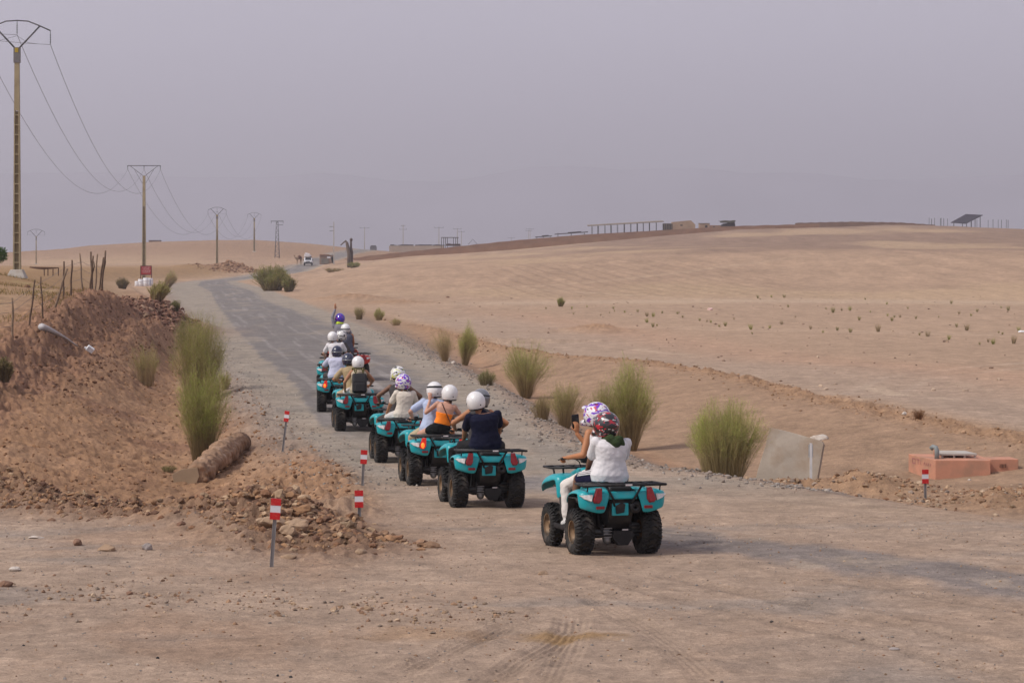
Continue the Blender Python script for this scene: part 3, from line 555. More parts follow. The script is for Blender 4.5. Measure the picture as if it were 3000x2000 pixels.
def helmet(par,c,rot,kind):
    """rot: matrix of the head; kind tuple(shape, base material, options)"""
    shape=kind['shape']; mat=kind['mat']; q=rot; c=Vector(c)
    kk=.88 if shape=='jet' else 1.0; rx,ry,rz=.138*kk,.162*kk,.150*kk
    hb=MB(); nu,nv=36,22; vs=[]; fs=[]
    for i in range(nv+1):
        ph=math.pi/2-(math.pi*.5+math.asin(min(1,.80)))*i/nv
        for j in range(nu):
            a=2*math.pi*j/nu; cr=math.cos(ph) if ph>0 or shape=='mx' else math.cos(ph)**.55; x=cr*math.sin(a); y=cr*math.cos(a); z=math.sin(ph); e=1
            vs.append(c+q@Vector((rx*x*e,ry*y*e+(-.01 if y<0 else .0),rz*z)))
    def fp(i,j):
        ph=math.pi/2-(math.pi*.5+math.asin(.80))*(i+.5)/nv; a=(j+.5)*2*math.pi/nu; a=min(a,2*math.pi-a)
        if shape=='mx': return a<R_(52) and -.42<math.sin(ph)<.28
        return a<R_(62) and math.sin(ph)<.22
    for i in range(nv):
        for j in range(nu):
            if not fp(i,j): fs.append((i*nu+j,i*nu+(j+1)%nu,(i+1)*nu+(j+1)%nu,(i+1)*nu+j))
    hb.add(vs,fs,0,True); h=hb.build('helmet',mat,par,solid=.022,sub=1,fix=False); h.modifiers['solid'].offset=1 if True else -1
    L=lambda x,y,z:c+q@Vector((x,y,z))
    tb=MB(); tb.tube([L((rx*.99+.012)*(.62 if shape=='mx' else .80)*math.sin(a),(ry+.012)*(.62 if shape=='mx' else .80)*math.cos(a)-.006,-.80*rz) for a in [R_(62+i*(236/16)) for i in range(17)]],.017,n=6,fl=1.3)
    tb.build('trim',blk if 'trim' not in kind else kind['trim'],h)
    pb=MB(); pb.ell(L(0,0,-.03),(.108,.125,.115),q); pb.build('lining',blk,h)
    if shape=='mx':
        b=MB(); b.grid([[L(x*s,y,z) for x,y,z in row for s in (1,)] for row in ([(-.115,.10,.075),(-.06,.125,.105),(0,.135,.115),(.06,.125,.105),(.115,.10,.075)],[(-.10,.20,.085),(-.05,.235,.115),(0,.245,.125),(.05,.235,.115),(.10,.20,.085)])]); b.build('visor_peak',mat,h,solid=.008,sub=1)
        b=MB(); b.tube([L(-.125,.07,-.085),L(-.10,.17,-.10),L(0,.225,-.105),L(.10,.17,-.10),L(.125,.07,-.085)],.028,n=10,fl=1.3); b.build('chin_bar',mat,h)
        b=MB(); b.ell(L(0,.125,-.005),(.085,.035,.045),q); b.build('goggles',blkm,h)
    else:
        b=MB(); b.grid([[L(rx*1.0*math.sin(a)*k,ry*1.03*math.cos(a)*k+.01,z) for a in [R_(-58+i*116/8) for i in range(9)]] for z,k in ((.035,1.02),(-.02,1.08),(-.07,1.06))]); b.build('visor',M('visor_smoke',(.05,.05,.055),.15,noise=.02),h,solid=.003,sub=1)
        for s in (-1,1):
            b=MB(); b.ell(L(s*.140,.02,-.01),(.010,.014,.014),q,nu=10,nv=6); b.build('pivot',blkm,h)
        b=MB(); b.ell(L(.035,-.163,-.055),(.010,.008,.010),q,nu=8,nv=6); b.build('rear_stud',blkm,h)
    for st in kind.get('stripes',[]):
        z0,th,k,m=st; z_=z0/rz; cc=math.sqrt(max(0,1-z_*z_)); b=MB()
        rows=[]
        for zz in (z0-th/2,z0,z0+th/2):
            cz=math.sqrt(max(0,1-(zz/rz)**2)); rows.append([L((rx*cz+.0245)*math.sin(a),(ry*cz+.0245)*math.cos(a)-.01,zz+k*math.cos(a)) for a in [R_(75+i*(210/20)) for i in range(21)]])
        b.grid(rows); b.build('stripe',m,h,solid=.003)
    return h
def person(A,d):
    """A: the quad's empty (only its place is used); d: pose dictionary in the quad's own axes"""
    vx=d.get('vox',.009); MWl=A.matrix_world.copy(); 
    pel=Vector(d['pel']); neck=Vector(d['neck']); head=Vector(d.get('head',(0,0,0))); k=d.get('k',1.0)
    up=(neck-pel).normalized(); yaw=d.get('yaw',0); R=Vector((math.cos(R_(yaw)),math.sin(R_(yaw)),0)); R=(R-up*R.dot(up)).normalized(); Fw=up.cross(R).normalized()
    tl=d.get('twist',0); R2=(Matrix.Rotation(R_(tl),3,up)@R); F2=(Matrix.Rotation(R_(tl),3,up)@Fw)
    bend=Fw*d.get('hunch',-.03); fm=d.get('fem',0); bw=d.get('bw',1.0)
    T=[(-.10,.150,.115,0),(0,.178+.006*fm,.130,0),(.10,.160-.02*fm,.118,.3),(.22,.142-.02*fm,.105,.7),(.34,.160-.015*fm,.112,1.0),(.45,.178-.02*fm,.115,.9),(.52,.165-.02*fm,.098,.6),(.565,.10,.075,.3)]
    Lt=(neck-pel).length; sc=Lt/.58
    def tors(infl,z0=-9,z1=9,flare=0):
        rs=[]; 
        for z,rx,ry,bk in T:
            if z0<=z<=z1:
                f=z/.58; rr=R.lerp(R2,min(1,max(0,f))).normalized(); ff=Fw.lerp(F2,min(1,max(0,f))).normalized()
                rs.append((pel+up*z*sc+bend*bk,rr,ff,rx*bw*k+infl+flare*max(0,.3-z)*.08,ry*bw*k+infl+flare*max(0,.3-z)*.06))
        return rs
    sh=[neck-up*.075*sc+R2*s*(.175-.015*fm)*bw*k-F2*.0+bend*.5+Vector(d.get('shup',(0,0,0))) for s in (-1,1)]
    ua,fa=.285*k,.255*k; el=[];wr=[]
    for i,s in enumerate((-1,1)):
        e,w_=ik(sh[i],d['hands'][i],ua,fa,d.get('eh',[(-.6,-.4,-1),(.6,-.4,-1)])[i]); el.append(e); wr.append(w_)
    hp=[pel+R*s*.095*k+up*-.01 for s in (-1,1)]; kn=[];an=[]
    for i,s in enumerate((-1,1)):
        kk,aa=ik(hp[i],d['feet'][i],.43*k,.42*k,d.get('kh',[(-.5,.5,1),(.5,.5,1)])[i]); kn.append(kk); an.append(aa)
    fem=fm
    hc=neck+up*.0+Vector(d.get('hoff',(0,.03,.145))); 
    # body
    b=MB(); b.rings(tors(0)); b.ell(pel,(.165*k,.13*k,.12*k))
    b.cap(neck-up*.05,hc-Vector((0,0,.06)),.062*k,.055*k)
    hq=Euler((R_(d.get('pitch',0)),R_(d.get('roll',0)),R_(d.get('hyaw',0)))).to_matrix()
    b.ell(hc,(.075,.095,.112),hq); b.cap(hc+hq@Vector((0,.085,-.01)),hc+hq@Vector((0,.105,-.03)),.012,.016,n=8)
    for s in (-1,1): b.ell(hc+hq@Vector((s*.078,-.005,-.02)),(.010,.018,.03),hq,nu=8,nv=6); b.ell(hc+hq@Vector((s*.03,.086,.005)),(.014,.010,.008),hq,nu=8,nv=6)
    b.cap(hc+hq@Vector((-.022,.085,-.065)),hc+hq@Vector((.022,.085,-.065)),.008,.008,n=8)
    aw=d.get('aw',1.0)
    for i,s in enumerate((-1,1)):
        b.cap(sh[i],el[i],.052*k*aw,.040*k*aw); b.cap(el[i],wr[i],.041*k*aw,.028*k*aw); b.ell(sh[i]-R2*s*.01,(.06*k*aw,.06*k*aw,.06*k*aw))
        hd=d.get('hd',[None,None])[i] or (wr[i]-el[i]).normalized()
        hand(b,wr[i]+Vector(hd).normalized()*.015,hd,d.get('pn',[(.3,.2,-1),(-.3,.2,-1)])[i],d.get('curl',[.75,.75])[i],1.0,thumb=1 if s<0 else -1)
        b.cap(hp[i],kn[i],.088*k,.056*k); b.cap(kn[i],an[i],.056*k,.036*k); fd=Vector(d.get('fd',(0,1,-.1))).normalized(); b.cap(an[i]-fd*.03-Vector((0,0,.04)),an[i]+fd*.16-Vector((0,0,.06)),.036,.028)
    o=b.build('person',skin(d['skin'])); bake(o,vx,3)
    def cl(name,mb,mat,vox=None,wr_=.004,sm=2):
        c=mb.build(name,mat,o); bake(c,vox or vx*1.05,sm)
        n=len(c.data.vertices); co=np.empty(n*3,np.float32); c.data.vertices.foreach_get('co',co); co=co.reshape(-1,3)
        nr=np.empty(n*3,np.float32); c.data.vertices.foreach_get('normal',nr); nr=nr.reshape(-1,3); sd_=d.get('seed',1)
        q=fbm(co[:,0]*5+co[:,2]*4,co[:,2]*11-co[:,0]*6+co[:,1]*5,3,sd_); rid=(1-2*np.abs(fbm(co[:,0]*7+co[:,1]*3,co[:,2]*9+co[:,0]*5,2,sd_+9)))
        co+=nr*((q*1.6+(rid-.6)*.9)*wr_)[:,None]; c.data.vertices.foreach_set('co',co.ravel()); c.data.update(); return c
    st=d['shirt']; kind=st[0]; m=st[1]
    if kind in('short','long','tank'):
        s_=MB(); s_.rings(tors(.018,-.02 if d.get('tuck') else -.2,.6,1.0))
        s_.cap(neck-up*.055,neck-up*.02,.078,.066)
        for i in (0,1):
            s_.ell(sh[i],(.070*k*aw,)*3) if kind!='tank' else None
            if kind=='short': s_.cap(sh[i],sh[i].lerp(el[i],.72),.068*k*aw,.066*k*aw)
            if kind=='long': s_.cap(sh[i],el[i],.066*k*aw,.053*k*aw); s_.cap(el[i],el[i].lerp(wr[i],.93),.053*k*aw,.040*k*aw)
        cl('shirt',s_,m,wr_=.005)
    elif kind=='band':
        rs=tors(.010); s_=MB(); s_.rings([r for r,t in zip(rs,T) if .10<=t[0]<=.34] ); cl('top',s_,m,wr_=.0015,sm=1)
    pk,pm=d['pants']; s_=MB(); s_.rings(tors(.014,-.2,.12 if pk!='mini' else .11)); s_.ell(pel,(.182*k,.147*k,.132*k))
    for i in (0,1):
        if pk=='shorts': s_.cap(hp[i],hp[i].lerp(kn[i],.86),.104*k,.082*k)
        elif pk=='mini': s_.cap(hp[i],hp[i].lerp(kn[i],.35),.102*k,.092*k)
        else: s_.cap(hp[i],kn[i],.104*k,.075*k); s_.cap(kn[i],kn[i].lerp(an[i],.90),.075*k,.056*k)
    cl('trousers' if pk=='long' else 'shorts',s_,pm,wr_=.006)
    for i in (0,1):
        fd=Vector(d.get('fd',(0,1,-.1))).normalized(); s_=MB(); a0=an[i]-Vector((0,0,.045)); s_.cap(a0-fd*.035,a0+fd*.11-Vector((0,0,.012)),.048,.043,flat=1); s_.cap(a0+fd*.08-Vector((0,0,.015)),a0+fd*.185-Vector((0,0,.03)),.044,.034,flat=.8); s_.cap(an[i],a0,.045,.045)
        c=s_.build('shoe',d.get('shoe',M('shoe_white',(.6,.58,.55),.7)),o); bake(c,.008,2)
    hm=helmet(o,hc+hq@Vector((0,.0,.015)),hq,d['helmet'])
    if d.get('hair'):
        s_=MB(); 
        for a,b_,r1,r2 in d['hair']: s_.cap(hc+Vector(a),hc+Vector(b_),r1,r2,flat=.6)
        cl('hair',s_,M('hair_brown',(.07,.035,.02),.6,bump=.004,bs=60),wr_=.004)
    if d.get('scarf'):
        m_,dz=d['scarf']; s_=MB(); cc=neck+Vector((0,-.01,dz)); s_.rings([(cc+Vector((0,-.01,-.05)),R2,F2,.13,.115),(cc+Vector((0,0,-.01)),R2,F2,.125,.11),(cc+Vector((0,0,.035)),R2,F2,.10,.095)],n=20)
        if d.get('hood'): s_.cap(cc+Vector((.05,-.12,-.02)),cc+Vector((.09,-.10,-.07)),.07,.055,flat=.8); s_.cap(cc+Vector((-.05,-.10,.0)),cc+Vector((.02,-.13,-.06)),.06,.06)
        cl('scarf',s_,m_,wr_=.008)
    if d.get('strap'):
        s_=MB(); s_.tube([pel+Vector(v) for v in d['strap']],.011,n=6,fl=.5); s_.build('shoulder_strap',M('leather_strap',(.07,.025,.015),.5),o)
    if d.get('stripes3'):
        for j in (-1,0,1):
            a=hp[0].lerp(kn[0],.10)+Vector((-.05+.03*j,.0,.0)); 
            s_=MB(); pts=[]
            for t_ in np.linspace(.05,.8,7):
                cen=hp[0].lerp(kn[0],t_); rr=.108*(1-t_)+.082*t_; ax=(kn[0]-hp[0]).normalized(); sd2=Vector((-1,0,.0))-ax*Vector((-1,0,0)).dot(ax); sd2.normalize(); up2=ax.cross(sd2)*-1
                if up2.z<0: up2=-up2
                an_=.55+.25*j; pts.append(cen+(sd2*math.cos(an_)+up2*math.sin(an_))*(rr+.004))
            s_.tube(pts,.008,n=6); s_.build('side_stripe',d['stripes3'],o)
    o.matrix_world=MWl; tag(o,d['label'],'person',d.get('group')); d['_wr']=wr; d['_M']=MWl
    return o
# ------------------------------------------------------------------ helmets, clothes
def mxmat(name,base,cols,scale=14,seedv=0.0):
    m=bpy.data.materials.new(name); m.use_nodes=True; n=m.node_tree; b=n.nodes['Principled BSDF']; b.inputs['Roughness'].default_value=.3; b.inputs['Coat Weight'].default_value=.5
    tcn=n.nodes.new('ShaderNodeTexCoord'); last=None
    mp=n.nodes.new('ShaderNodeMapping'); mp.inputs['Location'].default_value=(seedv,seedv*.7,seedv*.3); mp.inputs['Scale'].default_value=(1,1,1.7); n.links.new(tcn.outputs['Object'],mp.inputs[0])
    for i,(c,th) in enumerate(cols):
        v=n.nodes.new('ShaderNodeTexNoise'); v.inputs['Scale'].default_value=scale*(1+.35*i); v.inputs['Detail'].default_value=1.2; v.inputs['Distortion'].default_value=.6
        ml=n.nodes.new('ShaderNodeVectorMath'); ml.operation='ADD'; ml.inputs[1].default_value=(i*3.1,i*1.7,i*.9); n.links.new(mp.outputs[0],ml.inputs[0]); n.links.new(ml.outputs[0],v.inputs['Vector'])
        g=n.nodes.new('ShaderNodeMath'); g.operation='GREATER_THAN'; g.inputs[1].default_value=th; n.links.new(v.outputs['Fac'],g.inputs[0])
        mx=n.nodes.new('ShaderNodeMix'); mx.data_type='RGBA'; mx.inputs['B'].default_value=(*c,1); n.links.new(g.outputs[0],mx.inputs['Factor'])
        if last is None: mx.inputs['A'].default_value=(*base,1)
        else: n.links.new(last,mx.inputs['A'])
        last=mx.outputs['Result']
    n.links.new(last,b.inputs['Base Color']); return m
hw=M('helmet_white',(.72,.71,.70),.25,noise=.04,ns=12,coat=.5,dirt=((.45,.40,.34),.35,14,.55)); hgrey=M('helmet_grey',(.19,.195,.21),.25,.3,coat=.5); hnavy=M('helmet_navy',(.015,.02,.05),.25,coat=.6,dirt=((.25,.27,.32),.5,14,.56))
hblue=mxmat('helmet_blue',(.05,.02,.38),[((.25,.03,.25),.60),((.02,.01,.06),.64)],9)
hpurp=mxmat('helmet_purple_white',(.70,.69,.72),[((.16,.03,.48),.54),((.45,.02,.06),.63),((.02,.015,.05),.64)],11,.3)
hpurp2=mxmat('helmet_purple_white_two',(.70,.69,.72),[((.14,.03,.50),.53),((.50,.03,.10),.62),((.03,.03,.12),.66)],12,2.3)
hblack=mxmat('helmet_black_red',(.018,.018,.02),[((.42,.012,.025),.545),((.55,.54,.53),.615),((.015,.015,.02),.57)],12,1.1)
hyel=mxmat('helmet_white_black_yellow',(.70,.69,.68),[((.015,.015,.015),.53),((.55,.60,.05),.63)],13,.9)
hwb=mxmat('helmet_white_black',(.70,.69,.66),[((.02,.02,.02),.55)],12,4.2)
cw=cloth('white',(.66,.64,.65)); ccream=cloth('cream',(.62,.56,.48)); cnavy=cloth('navy',(.008,.009,.025)); clblue=cloth('light_blue',(.40,.46,.62)); clav=cloth('lavender',(.50,.51,.63))
ckh=cloth('khaki',(.42,.35,.23)); corange=cloth('orange',(.95,.24,.025)); cblack=cloth('black',(.010,.010,.011)); cgrey=cloth('grey',(.23,.22,.25)); cbeige=cloth('beige',(.38,.29,.17)); cnavys=cloth('navy_shorts',(.012,.012,.04))
cdark=cloth('charcoal',(.06,.055,.055)); cgreen=cloth('green',(.035,.055,.022)); cyel=cloth('yellow_scarf',(.55,.70,.06)); cfade=cloth('slate',(.10,.105,.14)); csand=cloth('sand',(.45,.38,.28))
G=(.385,.225,1.125)
DR=dict(pel=(0,-.08,.93),neck=(0,.06,1.455),hoff=(0,.045,.13),hands=[(-.345,.20,1.135),(.345,.20,1.135)],feet=[(-.38,.12,.38),(.38,.12,.38)],kh=[(-.2,.5,1),(.2,.5,1)],hd=[(-.25,1,-.1),(.25,1,-.1)],curl=[.95,.95],pn=[(0,0,-1),(0,0,-1)])
PS=dict(pel=(0,-.50,.955),neck=(0,-.47,1.455),hoff=(0,.04,.13),hands=[(-.20,-.12,.97),(.20,-.12,.97)],feet=[(-.35,-.05,.48),(.35,-.05,.48)],kh=[(-.22,.5,1),(.22,.5,1)],hd=[(.3,1,-.3),(-.3,1,-.3)],curl=[.4,.4])
def P_(base,**k): d=dict(base); d.update(k); return d
# ---- the convoy: (px of rear axle middle, distance, heading)
proto=make_atv(); red=None
bpy.context.view_layer.update()
CONV=[(1797,29.2,16,0),(1424,36.0,11.5,0),(1285,41.2,11,0),(1179,47,10,0),(1051,55,9.5,0),(992,61,4,0),(985,68,5,0),(1027,74,16,1)]
ALAB=['teal quad bike nearest the camera, with a red and black helmeted passenger aboard','teal quad bike under the passenger in the navy shirt','teal quad bike with lit tail lights under the woman in the orange top','teal quad bike carrying the cream shirt passenger with the ponytail','teal quad bike carrying the passenger with the black backpack','teal quad bike with lit tail lights under the lavender shirted rider','teal quad bike half hidden behind the lavender shirted rider','red quad bike at the head of the convoy']
ATV=[]
for i,(px,Y,hd,isred) in enumerate(CONV):
    if i==0: o=proto
    elif isred:
        o=make_atv(redp)
    else: o=copytree(proto)
    X=(px-1500)/F*Y; yw=R_(hd); c,s=math.cos(yw),math.sin(yw)
    # rear axle at (X,Y)
    ox=X-.585*s; oy=Y+.585*c
    f=lambda lx,ly:Hz(ox+lx*c-ly*s,oy+lx*s+ly*c)
    zr=(f(-.43,-.585)+f(.43,-.585))/2; zf=(f(-.43,.585)+f(.43,.585))/2; pit=math.atan2(zf-zr,1.17); rol=math.atan2((f(.43,-.585)+f(.43,.585)-f(-.43,-.585)-f(-.43,.585))/2,.86)
    o.location=(ox,oy,(zr+zf)/2-.008); o.rotation_euler=(pit,-rol,yw); tag(o,ALAB[i],'quad bike','quad bikes riding in convoy'); ATV.append(o)
for i in (2,5):
    for ch in ATV[i].children:
        if ch.name.startswith('tail_light'):
            ch.data=ch.data.copy(); ch.data.materials.clear(); ch.data.materials.append(lbrk)
            x=sum(v.co.x for v in ch.data.vertices)/len(ch.data.vertices); b=MB(); b.ell((x*1.03,-1.042,.715),(.030,.014,.050)); b.build('bulb_glow',lcore,ch)
bpy.context.view_layer.update()
PG='riders on the quad bikes'
# 1
d=P_(PS,pel=(-.02,-.50,.955),neck=(.0,-.50,1.41),hoff=(-.045,.05,.14),hyaw=8,pitch=-3,hands=[(-.20,-.12,.93),(.20,-.10,.93)],skin='dark',shirt=('short',cw),pants=('shorts',cnavys),helmet=dict(shape='mx',mat=hblack,trim=M('helmet_red_trim',(.45,.012,.02),.35)),scarf=(cgreen,-.005),hood=1,stripes3=cw,shoe=M('shoe_white',(.6,.58,.55),.7),bw=1.12,seed=3,vox=.009,group=PG,label='person in white t-shirt, red and black helmet and green hood, passenger of the nearest quad'); person(ATV[0],d)
d=P_(DR,pel=(.03,-.06,.95),neck=(.05,.14,1.47),twist=24,hoff=(-.01,.05,.17),hyaw=20,hands=[(-.345,.18,1.135),(-.19,.27,1.42)],eh=[(-.35,-.25,-1),(-.8,.1,-1)],hd=[(-.2,1,-.1),(-.05,.0,1)],pn=[(0,0,-1),(-.3,1,.0)],curl=[.95,.55],skin='orange',shirt=('tank',cw),pants=('long',cloth('white_trousers',(.62,.58,.54))),helmet=dict(shape='mx',mat=hpurp),seed=4,vox=.009,group=PG,label='person in white sleeveless top and purple and white helmet, driving while holding up a phone'); person(ATV[0],d)
ph=MB(); ph.box((-.20,.31,1.575),(.105,.016,.185),rot=(R_(6),R_(-8),R_(12))); p=ph.build('phone',M('phone_black',(.012,.012,.014),.2),bevel=.008); p.matrix_world=ATV[0].matrix_world; tag(p,'black phone held up by the nearest driver','phone')
# 2
d=P_(PS,neck=(-.05,-.52,1.43),hoff=(-.10,.05,.145),roll=-12,bw=1.2,k=1.03,hands=[(-.27,-.10,.97),(.27,-.10,1.0)],eh=[(-1,-.5,-.5),(1,-.5,-.5)],skin='tan',shirt=('short',cnavy),pants=('long',cloth('dark_shorts',(.02,.02,.022))),helmet=dict(shape='jet',mat=hw),seed=5,group=PG,label='person in dark navy t-shirt and plain white helmet, tilting the head left'); person(ATV[1],d)
d=P_(DR,neck=(.0,.04,1.46),hoff=(.03,.05,.14),roll=6,skin='orange',eh=[(-1,-.3,-.5),(1,-.3,-.5)],shirt=('tank',cdark),pants=('long',cblack),helmet=dict(shape='jet',mat=hgrey,stripes=[(.055,.02,0.0,blk)]),seed=6,group=PG,label='person in grey helmet with black trim, mostly hidden behind the navy shirt'); person(ATV[1],d)
# 3
d=P_(PS,fem=1,k=.98,pel=(.05,-.50,.97),neck=(.15,-.50,1.43),hoff=(.06,.05,.135),twist=-8,hands=[(-.10,-.21,1.44),(.36,-.20,1.10)],eh=[(-.5,-.5,-1),(.8,-.4,-.6)],hd=[(.1,.3,1),(-.2,1,0)],pn=[(0,1,.2),(0,0,-1)],curl=[.5,.5],skin='fair',aw=.88,shirt=('band',corange),pants=('mini',cblack),strap=[(0,-.10,.455),(.025,-.135,.38),(.08,-.15,.25),(.14,-.135,.12),(.17,-.11,.06)],helmet=dict(shape='jet',mat=hw),hair=[((0,-.06,-.08),(0,-.07,-.15),.045,.03)],seed=7,group=PG,label='woman with bare back, orange strapless top, black shorts and white helmet'); person(ATV[2],d)
d=P_(DR,pel=(-.03,-.14,.95),neck=(.02,.0,1.46),hoff=(.0,.03,.145),bw=1.12,hands=[(-.345,.18,1.135),(.345,.18,1.135)],eh=[(-1,-.3,-.5),(1,-.3,-.4)],skin='fair',shirt=('short',clblue),pants=('shorts',ckh),helmet=dict(shape='jet',mat=hw,stripes=[(.055,.032,-.012,blk)]),seed=8,group=PG,label='man in light blue shirt and khaki shorts, white helmet with a black band'); person(ATV[2],d)
# 4
d=P_(PS,k=.97,fem=.5,pel=(.04,-.5,.955),neck=(.06,-.50,1.41),hoff=(-.03,.04,.15),hands=[(-.27,-.22,.94),(.27,-.22,.94)],eh=[(-1,-.6,-.2),(1,-.6,-.2)],skin='tan',shirt=('short',ccream),pants=('shorts',cloth('pale_shorts',(.55,.52,.5))),helmet=dict(shape='mx',mat=hpurp2),hair=[((0,-.07,-.09),(.05,-.11,-.16),.04,.03),((.05,-.11,-.16),(.12,-.12,-.24),.03,.015)],seed=9,group=PG,label='person in cream t-shirt with a brown ponytail below a purple and white helmet'); person(ATV[3],d)
d=P_(DR,neck=(.02,.05,1.52),hoff=(-.02,.05,.17),bw=1.1,skin='dark',eh=[(-1,-.3,-.4),(1,-.3,-.4)],shirt=('tank',cdark),pants=('shorts',cdark),helmet=dict(shape='mx',mat=hyel),seed=10,vox=.011,group=PG,label='person in dark vest and white, black and yellow helmet, in front of the cream t-shirt'); person(ATV[3],d)
# 5
d=P_(PS,k=.97,neck=(.0,-.50,1.42),hoff=(-.01,.05,.145),hands=[(-.30,-.38,.92),(.30,-.20,1.05)],eh=[(-1,-.7,-.1),(1,-.5,-.2)],skin='tan',shirt=('tank',csand),pants=('shorts',cloth('pale_shorts',(.55,.52,.5))),helmet=dict(shape='jet',mat=hw),hair=[((0,-.06,-.08),(0,-.09,-.2),.05,.04)],seed=11,vox=.011,group=PG,label='person in sand sleeveless top wearing a black backpack and a plain white helmet'); person(ATV[4],d)
d=P_(DR,pel=(-.08,-.12,.95),neck=(-.17,.0,1.47),hoff=(-.02,.05,.145),hands=[(-.345,.12,1.13),(.345,.18,1.135)],eh=[(-1,-.5,-.4),(1,-.3,-.4)],skin='tan',shirt=('short',cbeige),pants=('shorts',ckh),helmet=dict(shape='jet',mat=hnavy,stripes=[(-.01,.03,0,hgrey)]),seed=12,vox=.011,group=PG,label='person in beige shirt and navy helmet, driving in front of the backpack'); person(ATV[4],d)
# backpack
bp=empty('backpack'); b=MB(); b.prism([(-.82,.92),(-.66,.88),(-.615,.94),(-.60,1.24),(-.64,1.35),(-.73,1.33),(-.80,1.17)],0,-.165,.165); b.build('bag',M('nylon_black',(.014,.013,.015),.7,bump=.004,bs=30),bp,bevel=.045,seg=3)
b=MB(); b.prism([(-.86,.94),(-.80,.92),(-.79,1.14),(-.84,1.12)],0,-.12,.12); b.build('front_pocket',M('nylon_black',(.014,.013,.015),.7),bp,bevel=.02)
b=MB(); b.tube([(-.09,-.68,1.34),(-.05,-.66,1.45),(.05,-.66,1.45),(.09,-.68,1.34)],.022,fl=.6); b.build('top_flap',M('camo_yellow',(.12,.11,.03),.8,noise=.8,ns=25),bp)
for s in (-1,1):
    b=MB(); b.tube([(s*.09,-.62,1.36),(s*.12,-.55,1.465),(s*.13,-.42,1.44),(s*.15,-.36,1.25),(s*.15,-.50,1.03)],.02,fl=.5); b.build('strap',M('camo_yellow',(.12,.11,.03),.8),bp)
bp.matrix_world=ATV[4].matrix_world; tag(bp,'black backpack with yellow camouflage straps on the passenger of the fifth quad','backpack')
# 6
d=P_(PS,pel=(-.03,-.42,.945),neck=(-.04,-.34,1.39),hoff=(.0,.07,.14),bw=1.18,k=1.03,hands=[(-.345,.08,1.12),(.345,.10,1.12)],eh=[(-1,-.5,-.6),(1,-.5,-.6)],skin='tan',shirt=('short',clav),pants=('long',cdark),helmet=dict(shape='jet',mat=hnavy,stripes=[(-.01,.035,0,hgrey)]),seed=13,vox=.011,group=PG,label='rider in lavender grey t-shirt with a dark navy helmet'); person(ATV[5],d)
# 7
d=P_(PS,neck=(-.02,-.49,1.47),hoff=(-.07,.05,.15),bw=1.1,hands=[(-.30,-.20,1.0),(.30,-.20,1.0)],eh=[(-1,-.5,-.2),(1,-.5,-.2)],skin='fair',shirt=('short',cw),pants=('shorts',cdark),helmet=dict(shape='jet',mat=hw),seed=14,vox=.012,group=PG,label='person in bright white t-shirt and plain white helmet behind the lavender rider'); person(ATV[6],d)
d=P_(DR,neck=(.12,.05,1.48),hoff=(.05,.04,.15),skin='tan',shirt=('short',cdark),pants=('shorts',cdark),helmet=dict(shape='mx',mat=hwb),seed=15,vox=.012,group=PG,label='person in white helmet splashed with black, beside the bright white t-shirt'); person(ATV[6],d)
# 8
d=P_(PS,pel=(-.08,-.46,.955),neck=(-.12,-.46,1.46),hoff=(-.02,.05,.15),hyaw=10,hands=[(-.30,-.10,1.05),(.20,-.02,.93)],eh=[(-1,-.4,-.3),(1,-.4,-.2)],skin='orange',shirt=('tank',cfade),pants=('shorts',cloth('rust_shorts',(.22,.05,.03))),helmet=dict(shape='jet',mat=hw,stripes=[(-.02,.03,0,blk)]),seed=16,vox=.012,group=PG,label='person in slate grey vest and white helmet on the back of the red quad'); person(ATV[7],d)
d=P_(DR,pel=(-.20,.02,1.20),neck=(-.22,.10,1.76),hoff=(.02,.04,.14),hands=[(-.36,.10,2.20),(.32,.22,1.14)],eh=[(-1,0,.3),(1,-.3,-.4)],hd=[(.02,0,1),(.2,1,-.1)],pn=[(0,1,0),(0,0,-1)],curl=[.25,.95],feet=[(-.32,.06,.40),(.30,.06,.40)],skin='tan',shirt=('long',cgrey),pants=('long',cdark),helmet=dict(shape='mx',mat=hblue),scarf=(cyel,.03),seed=17,vox=.012,group=PG,label='guide in grey long sleeves and blue helmet standing with one arm raised'); person(ATV[7],d)
